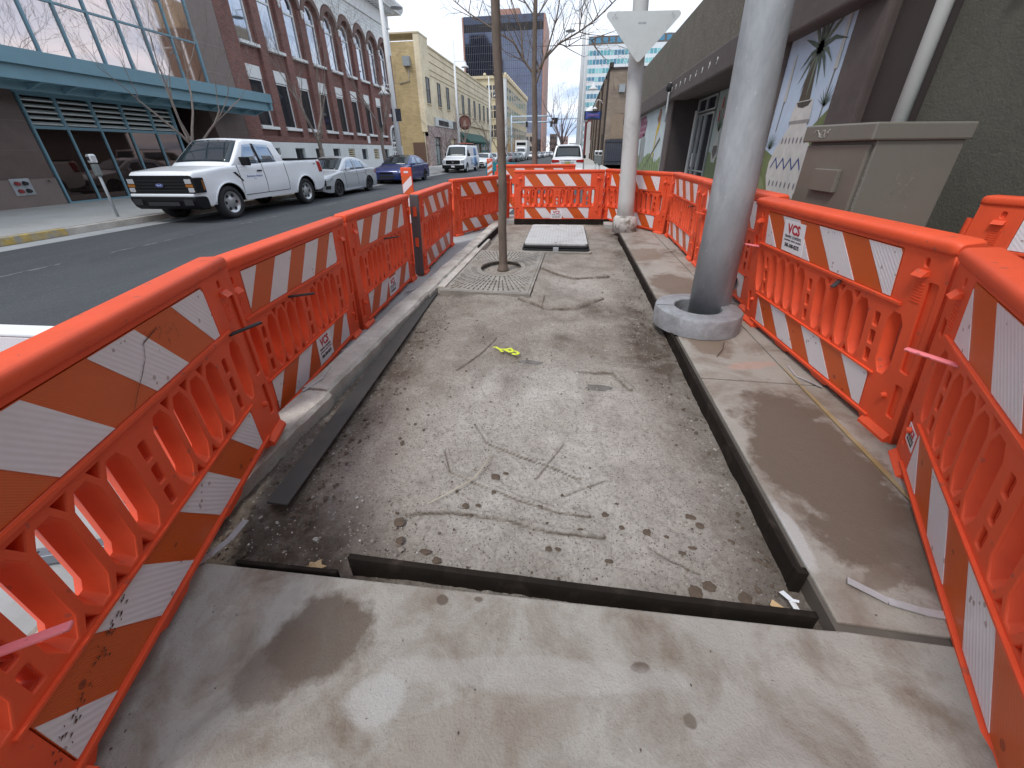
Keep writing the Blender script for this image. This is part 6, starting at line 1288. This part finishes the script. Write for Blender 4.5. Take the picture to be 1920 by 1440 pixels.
    def mirror(s, y, z, mat, sz=(.12, .09, .14)):
        for sg in (-1, 1):
            x = sg * (s.ch(y, z) + .10); MB().box(x - sz[0], x + sz[0], y - sz[1], y + sz[1] * .3, z - sz[2] / 2, z + sz[2] / 2).build('door_mirror', mat, s.r, .03, 3)
    def place(s, x, y, rz=0, z=ROADZ): s.r.location = (x, y, z); s.r.rotation_euler = (0, 0, rz); return s

# --- white pickup truck
wp = paintm('white', (.84, .86, .88))
T = Car('pickup_truck', 'white pickup truck with extended cab parked nearest on the left', 'pickup truck', None, 5.55, 1.96, (.98, 4.35), .42, .42,
        [(0, .98), (.03, 1.16), (.12, 1.22), (1.0, 1.31), (1.5, 1.33), (3.6, 1.40), (5.5, 1.42), (5.55, 1.38)], [(1.28, 1.30), (1.45, 1.42), (2.05, 1.93), (2.25, 1.985), (3.1, 1.985), (3.4, 1.94), (3.55, 1.40)], 1.36, wp, .17, .10, .03, .52, crown=.02)
T.patch('window', m_cargl2, [(1.72, 1.36), (2.42, 1.36), (2.42, 1.86), (2.10, 1.84)]); T.patch('window', m_cargl2, [(2.52, 1.38), (3.18, 1.38), (3.10, 1.84), (2.52, 1.86)])
T.patch('window_seal', m_trim, [(2.42, 1.36), (2.52, 1.36), (2.52, 1.87), (2.42, 1.87)], off=.004)
T.screen('windshield', m_carglass, 1.42, 2.06, .07); T.screen('rear_window', m_carglass, 3.53, 3.43, .2)
box('bed_floor', m_trim, T.r, -.78, .78, 3.62, 5.46, 1.36, 1.45); 
for x_ in (-.86, .86): box('bed_rail_cap', m_trim, T.r, x_ - .07, x_ + .07, 3.6, 5.45, 1.42, 1.455)
MB().box(-.6, .6, 3.62, 4.0, 1.45, 1.56).build('tool_box', m_whitep if False else m_white, T.r, .02)
# front end
MB().prism(rrect(-.90, .90, .70, 1.14, .07), 'y', -.015, .05).build('grille', m_trim, T.r, .01)
for k in range(4): box('grille_bar', M('grille_grey', (.02, .02, .021), .6, spec=.2), T.r, -.70, .70, -.028, -.014, .785 + k * .075, .81 + k * .075)
em = MB().prism([(.115 * math.cos(a), .92 + .047 * math.sin(a)) for a in [2 * PI * k / 28 for k in range(28)]], 'y', -.048, -.03).build('oval_badge', m_chrome, T.r); MB().prism([(.103 * math.cos(a), .92 + .038 * math.sin(a)) for a in [2 * PI * k / 28 for k in range(28)]], 'y', -.051, -.047).build('badge_field', m_blue, em)
me = text_mesh('Ford', .062, .0005); me.transform(XZ); o = link('badge_lettering', me, m_stick, em); o.location = (0, -.0525, .92)
for sg in (-1, 1):
    hl = MB().prism([(sg * .62, .74), (sg * .97, .74), (sg * .978, 1.08), (sg * .62, 1.12), (sg * .70, .92)], 'y', -.02, .27).build('headlight', m_trim, T.r, .01)
    box('lens', m_lamp, hl, min(sg * .72, sg * .90), max(sg * .72, sg * .90), -.03, -.018, .955, 1.06, .004); box('lens', m_lamp, hl, min(sg * .76, sg * .92), max(sg * .76, sg * .92), -.03, -.018, .76, .86, .004); box('amber_strip', m_amber, hl, min(sg * .72, sg * .92), max(sg * .72, sg * .92), -.031, -.018, .875, .94); box('side_lens', m_amber, hl, min(sg * .955, sg * .98), max(sg * .955, sg * .98), .20, .24, .80, 1.03)
bmp = MB(); bmp.prism([(-.10, .66), (-.10, .56), (-.05, .42), (.05, .34), (.30, .34), (.30, .66)], 'x', -.93, .93); bmp.build('bumper', m_trim, T.r, .03, 3)
MB().box(-.90, .90, -.085, -.02, .655, .725).build('bumper_top', wp, T.r, .02); MB().box(-.45, .45, -.108, -.09, .44, .53).build('air_intake', m_black, T.r, .01)
for sg in (-1, 1): box('fog_recess', m_black, T.r, min(sg * .6, sg * .85), max(sg * .6, sg * .85), -.112, -.09, .46, .6)
rbm = MB().box(-.93, .93, 5.5, 5.68, .48, .68).build('rear_bumper', m_trim, T.r, .03)
for sg in (-1, 1): T.patch('tail_light', m_redl, [(5.30, 1.0), (5.52, 1.0), (5.50, 1.36), (5.26, 1.36)], sg, .008, True)
T.mirror(1.82, 1.42, m_trim, (.14, .09, .22))
for (a) in (1.50, 2.47, 3.48): T.patch('door_gap', m_black, [(a, .55), (a + .012, .55), (a + .012, 1.34), (a, 1.34)], None, .003, True, 4)
T.patch('sill_gap', m_black, [(1.5, .55), (3.48, .55), (3.48, .565), (1.5, .565)], None, .003, True, 6)
for a in (2.18,): T.patch('door_handle', m_trim, [(a, 1.14), (a + .2, 1.14), (a + .2, 1.18), (a, 1.18)], None, .03, True, 2)
T.patch('fender_vent', m_trim, [(1.30, 1.16), (1.40, 1.16), (1.58, .92), (1.55, .92)], None, .008, True, 3)
for w in T.wy:                                            # flared arch lips
    for sg in (-1, 1):
        pts = [(sg * (T.hw(w + T.ar * math.cos(a), T.wr + T.ar * math.sin(a)) + .012), w + T.ar * math.cos(a), T.wr + T.ar * .98 * math.sin(a)) for a in [PI * k / 16 for k in range(17)]]
        MB().tube(pts, .022, 6).build('arch_lip', wp, T.r)
for body_, sz, zz_, yy_ in (('Bohannan Huston', .085, 1.03, 2.05), ('Engineering', .025, .97, 2.05), ('F-150', .05, .86, 2.05)):
    if body_ == 'F-150': continue
    me = text_mesh(body_, sz, .0005); me.transform(Matrix(((0, 0, 1, 0), (1, 0, 0, 0), (0, 1, 0, 0), (0, 0, 0, 1)))); o = link('door_lettering', me, m_blue, T.r); o.location = (T.hw(yy_, zz_) + .008, yy_, zz_)
me = text_mesh('4x4', .09, .0005); me.transform(Matrix(((0, 0, 1, 0), (1, 0, 0, 0), (0, 1, 0, 0), (0, 0, 0, 1)))); o = link('side_lettering', me, m_trim, T.r); o.location = (T.hw(5.1, 1.27) + .008, 5.1, 1.27)
T.wheels('steel'); T.place(-10.17, 8.93, R(.6))

def sedan(nm, label, cat, mat, L=4.55, Wd=1.76, rimm=None, black_roof=False, group='cars parked along the left kerb', full=True, h=1.46):
    k = L / 4.55; q = h / 1.46
    top = [(0, .60 * q), (.05, .70 * q), (.35 * k, .82 * q), (1.2 * k, .95 * q), (3.9 * k, 1.0 * q), (4.45 * k, .99 * q), (L, .90 * q)]
    roof = [(1.12 * k, .94 * q), (1.3 * k, 1.03 * q), (1.95 * k, 1.38 * q), (2.35 * k, 1.46 * q), (2.9 * k, 1.455 * q), (3.35 * k, 1.36 * q), (3.98 * k, 1.0 * q)]
    c = Car(nm, label, cat, group, L, Wd, (.86 * k, 3.5 * k), .32, .19, top, roof, .95 * q, mat, .2, .22, .14)
    c.patch('window', m_cargl2, [(1.62 * k, .98 * q), (2.45 * k, .98 * q), (2.45 * k, 1.36 * q), (2.06 * k, 1.33 * q)]); c.patch('window', m_cargl2, [(2.53 * k, .98 * q), (3.35 * k, .98 * q), (3.18 * k, 1.28 * q), (2.53 * k, 1.36 * q)])
    c.screen('windshield', m_carglass, 1.22 * k, 1.98 * k, .07)
    if black_roof: c.screen('roof_glass', m_carglass, 2.02 * k, 3.3 * k, .06)
    c.screen('rear_window', m_carglass, 3.90 * k, 3.42 * k, .1)
    for sg in (-1, 1):
        c.patch('headlight', m_lamp, [(.02, .58 * q), (.42, .66 * q), (.5, .76 * q), (.06, .70 * q)], sg, .01, True); c.patch('tail_light', m_redl, [(L - .3, .74), (L - .02, .74), (L - .03, .9), (L - .36, .9)], sg, .01, True)
    box('lower_grille', m_black, c.r, -.45, .45, -.012, .05, .30, .46); box('upper_grille', m_trim, c.r, -.40, .40, -.010, .05, .53, .62)
    if full:
        for sg in (-1, 1): c.patch('fog_light', m_black, [(.10, .33), (.32, .33), (.32, .45), (.10, .45)], sg, .008, True)
        c.mirror(1.75 * k, 1.0 * q, mat, (.08, .07, .12))
        for a in (1.45 * k, 2.49 * k, 3.3 * k): c.patch('door_gap', m_black, [(a, .36), (a + .01, .36), (a + .01, .94 * q), (a, .94 * q)], None, .003, True, 4)
        for a in (2.25 * k, 3.05 * k): c.patch('door_handle', mat, [(a, .82), (a + .16, .82), (a + .16, .85), (a, .85)], None, .02, True, 2)
        box('number_plate', m_stick, c.r, -.15, .15, L, L + .01, .6, .74)
    c.patch('side_skirt', mat, [(1.25 * k, .18), (3.1 * k, .18), (3.1 * k, .26), (1.25 * k, .26)], None, .025, True, 3)
    c.wheels('spoke', rimm or m_rim, .21); return c
sedan('silver_sedan', 'silver sedan with black wheels parked right behind the white pickup', 'car', paintm('silver', (.50, .53, .56), .35), rimm=m_black).place(-10.25, 14.72, R(.5))
c = sedan('blue_sedan', 'dark blue sedan with a glass roof parked behind the silver car', 'car', paintm('blue', (.02, .035, .16), .3), L=4.9, Wd=1.85, rimm=m_black, black_roof=True, h=1.45)
box('nose_slot', m_black, c.r, -.7, .7, -.006, .05, .50, .53); c.place(-10.3, 22.0, R(.3))

def van(label, loc, mat, cat='van', group=None, L=5.9, H_=2.12, deco=True, box_body=False):
    c = Car('cargo_van', label, cat, group, L, 2.0, (.95, L - 1.35), .38, .32, [(0, .82), (.04, 1.0), (.2, 1.06), (1.0, 1.22), (1.4, 1.26), (L - .02, 1.3), (L, 1.28)], [(.98, 1.2), (1.15, 1.33), (1.62, 1.98), (1.9, H_), (L - .15, H_), (L - .02, H_ - .2)], 1.22, mat, .13, .16, .02, .46)
    c.screen('windshield', m_carglass, 1.12, 1.62, .08); c.patch('window', m_carglass, [(1.45, 1.28), (2.2, 1.28), (2.2, 1.82), (1.75, 1.80)])
    MB().prism(rrect(-.62, .62, .68, .98, .06), 'y', -.02, .05).build('grille', m_trim, c.r, .01); MB().prism([(.08 * math.cos(a), .83 + .08 * math.sin(a)) for a in [2 * PI * k / 20 for k in range(20)]], 'y', -.04, -.02).build('round_badge', m_chrome, c.r)
    for k in range(3): box('grille_bar', m_black, c.r, -.55, .55, -.028, -.02, .73 + k * .08, .745 + k * .08)
    for sg in (-1, 1): MB().prism([(sg * .66, .74), (sg * .93, .76), (sg * .95, 1.0), (sg * .68, .98)], 'y', -.012, .2).build('headlight', m_lamp, c.r, .01)
    MB().box(-.95, .95, -.07, .2, .34, .62).build('bumper', m_trim, c.r, .04, 3); box('number_plate', m_stick, c.r, -.15, .15, -.08, -.07, .44, .58)
    c.mirror(1.6, 1.38, m_trim, (.12, .08, .24)); c.wheels('steel', None, .22)
    if deco:
        for (a, b, m_, z0, z1) in ((2.5, 3.6, M('graphic_pale', (.45, .60, .75), .4, var=.3, vs=3), .6, 1.2), (3.6, 4.5, M('graphic_blue', (.08, .20, .45), .4, var=.4, vs=3), .45, 1.2)): c.patch('side_graphic', m_, [(a, z0), (b, z0), (b + .2, z1), (a + .3, z1)], None, .005, True, 4)
        c.patch('side_graphic', M('graphic_blue', (.08, .20, .45), .4, var=.4, vs=3), [(3.9, 1.3), (4.9, 1.3), (4.8, 1.95), (4.2, 1.95)], None, .005)
        for k in range(4): c.patch('side_text_line', m_blue, [(2.35, .62 + k * .13), (2.95, .62 + k * .13), (2.95, .66 + k * .13), (2.35, .66 + k * .13)], None, .007, True, 2)
        ld = MB(); [ld.tube([(x_, 1.6, H_ + .16), (x_, 5.2, H_ + .16)], .03, 6) for x_ in (.25, .62)]; [ld.tube([(.25, 1.8 + k * .3, H_ + .16), (.62, 1.8 + k * .3, H_ + .16)], .015, 5) for k in range(12)]; ld.build('ladder', M('red_ladder', (.6, .16, .12), .5), c.r)
        rk = MB(); [rk.tube([(-.8, y_, H_), (-.75, y_, H_ + .11), (.75, y_, H_ + .11), (.8, y_, H_)], .02, 6) for y_ in (2.0, 3.4, 4.8)]; rk.build('roof_rack', m_trim, c.r)
    return c.place(*loc)
van('white cargo van with a red ladder on its roof and blue side graphics', (-10.1, 34.6, 0), wp)
# box truck
bt = Car('box_truck', 'white box truck parked far down the left kerb', 'truck', None, 7.4, 2.2, (1.1, 5.7), .45, .5, [(0, 1.1), (.05, 1.3), (1.1, 1.5), (1.7, 1.5), (7.4, 1.1)], [(1.0, 1.48), (1.4, 2.1), (1.6, 2.3), (2.3, 2.3), (2.35, 1.5)], 1.48, wp, .15, .1, .02, .52)
bt.screen('windshield', m_carglass, 1.02, 1.42, .08); MB().box(-1.2, 1.2, 2.45, 7.4, 1.0, 3.55).build('cargo_box', m_white, bt.r, .03); box('attic_panel', m_trim, bt.r, -.9, .9, 2.40, 2.45, 2.7, 3.2); box('grille', m_trim, bt.r, -.6, .6, -.02, .03, .75, 1.1); bt.wheels('steel'); bt.place(-10.6, 83, 0)
# further parked cars, both kerbs
far = [(44.5, 'white sedan just behind the teal barricade', (.7, .72, .74)), (51, 'pale silver car behind the white sedan by the bare trees', (.5, .52, .54)), (57.5, 'white car near the round shop sign', (.72, .72, .72)), (64, 'dark red car along the left kerb', (.12, .015, .02)), (70, 'black car right before the box truck', (.02, .02, .025)), (76.2, 'grey car nearest to the box truck front', (.18, .19, .2))]
protos = {}
for k, (y, lab, c_) in enumerate(far):
    c = sedan('parked_car', lab, 'car', paintm('far%d' % k, c_, .1), group='cars parked far along the left kerb', full=False); c.place(-10.3 + (.0 if k else .3), y)
proto = c.r
far2 = [(93, 'first car past the box truck', (.75,) * 3), (100, 'second car past the box truck', (.03,) * 3), (107, 'third car past the box truck', (.6,) * 3), (115, 'fourth car past the box truck', (.1, .1, .12)), (123, 'fifth car past the box truck', (.7,) * 3), (132, 'sixth car past the box truck', (.4,) * 3), (142, 'seventh car past the box truck', (.05,) * 3), (152, 'last visible car past the box truck', (.7,) * 3)]
for k, (y, lab, c_) in enumerate(far2):
    r_ = copy_tree(proto); r_.name = 'parked_car'; tag(r_, lab + ', tiny at the left kerb', 'car', 'cars parked far along the left kerb'); r_.location = (-9.6 + .02 * (y - 93), y, ROADZ); pm_ = paintm('farb%d' % k, c_)
    for ch in r_.children:
        if ch.name.split('.')[0] in ('body', 'cabin', 'side_skirt'): ch.data = ch.data.copy(); ch.data.materials[0] = pm_
# white SUV seen from behind
U = Car('suv', 'white SUV seen from behind parked beyond the far barrier', 'SUV', None, 5.2, 2.0, (1.0, 4.0), .40, .30, [(0, .85), (.06, 1.0), (.3, 1.08), (1.2, 1.17), (5.1, 1.22), (5.2, 1.12)], [(1.15, 1.15), (1.35, 1.26), (1.95, 1.78), (2.4, 1.90), (4.5, 1.92), (4.85, 1.86), (5.14, 1.22)], 1.17, wp, .22, .16, .10, .47)
U.screen('windshield', m_carglass, 1.25, 1.95, .08); U.screen('rear_window', m_carglass, 5.11, 4.88, .09); U.patch('window', m_carglass, [(1.7, 1.22), (2.7, 1.22), (2.7, 1.76), (2.05, 1.72)]); U.patch('window', m_carglass, [(2.8, 1.22), (4.6, 1.22), (4.4, 1.76), (2.8, 1.78)])
for sg in (-1, 1):
    MB().prism([(sg * .48, 1.02), (sg * .93, .98), (sg * .95, 1.12), (sg * .90, 1.16), (sg * .52, 1.14)], 'y', 5.10, 5.235).build('tail_light', m_redl, U.r, .01); box('reflector', m_redl, U.r, min(sg * .6, sg * .85), max(sg * .6, sg * .85), 5.26, 5.275, .52, .57)
box('chrome_bar', m_chrome, U.r, -.5, .5, 5.2, 5.225, 1.135, 1.15)
me = text_mesh('ARMADA', .09, .002); me.transform(Matrix(((-1, 0, 0, 0), (0, 0, 1, 0), (0, 1, 0, 0), (0, 0, 0, 1)))); o = link('tailgate_lettering', me, m_trim, U.r); o.location = (0, 5.228, 1.09)
np_ = box('number_plate', M('green_yellow_plate', (.30, .32, .10), .5), U.r, -.16, .16, 5.2, 5.225, .86, 1.02); MB().box(-.9, .9, 5.12, 5.27, .40, .66).build('rear_bumper', wp, U.r, .04, 3); MB().box(-.62, .62, 5.2, 5.285, .50, .60).build('bumper_trim', M('grey_trim', (.2, .2, .21), .5), U.r, .02)
MB().prism([(-.28, .84), (.28, .84), (.42, 1.04), (-.42, 1.04)], 'y', 5.195, 5.212).build('plate_recess', M('recess_grey', (.45, .46, .47), .4), U.r)
box('roof_rail', m_trim, U.r, -.72, -.68, 2.4, 4.5, 1.92, 1.96); box('roof_rail', m_trim, U.r, .68, .72, 2.4, 4.5, 1.92, 1.96); box('spoiler', wp, U.r, -.62, .62, 4.7, 5.0, 1.865, 1.90, .01)
U.mirror(1.85, 1.25, m_trim, (.12, .09, .2)); U.wheels('spoke'); U.place(-.36, 30.4, PI)
# normals face outward on every far car: parts are shared with the originals
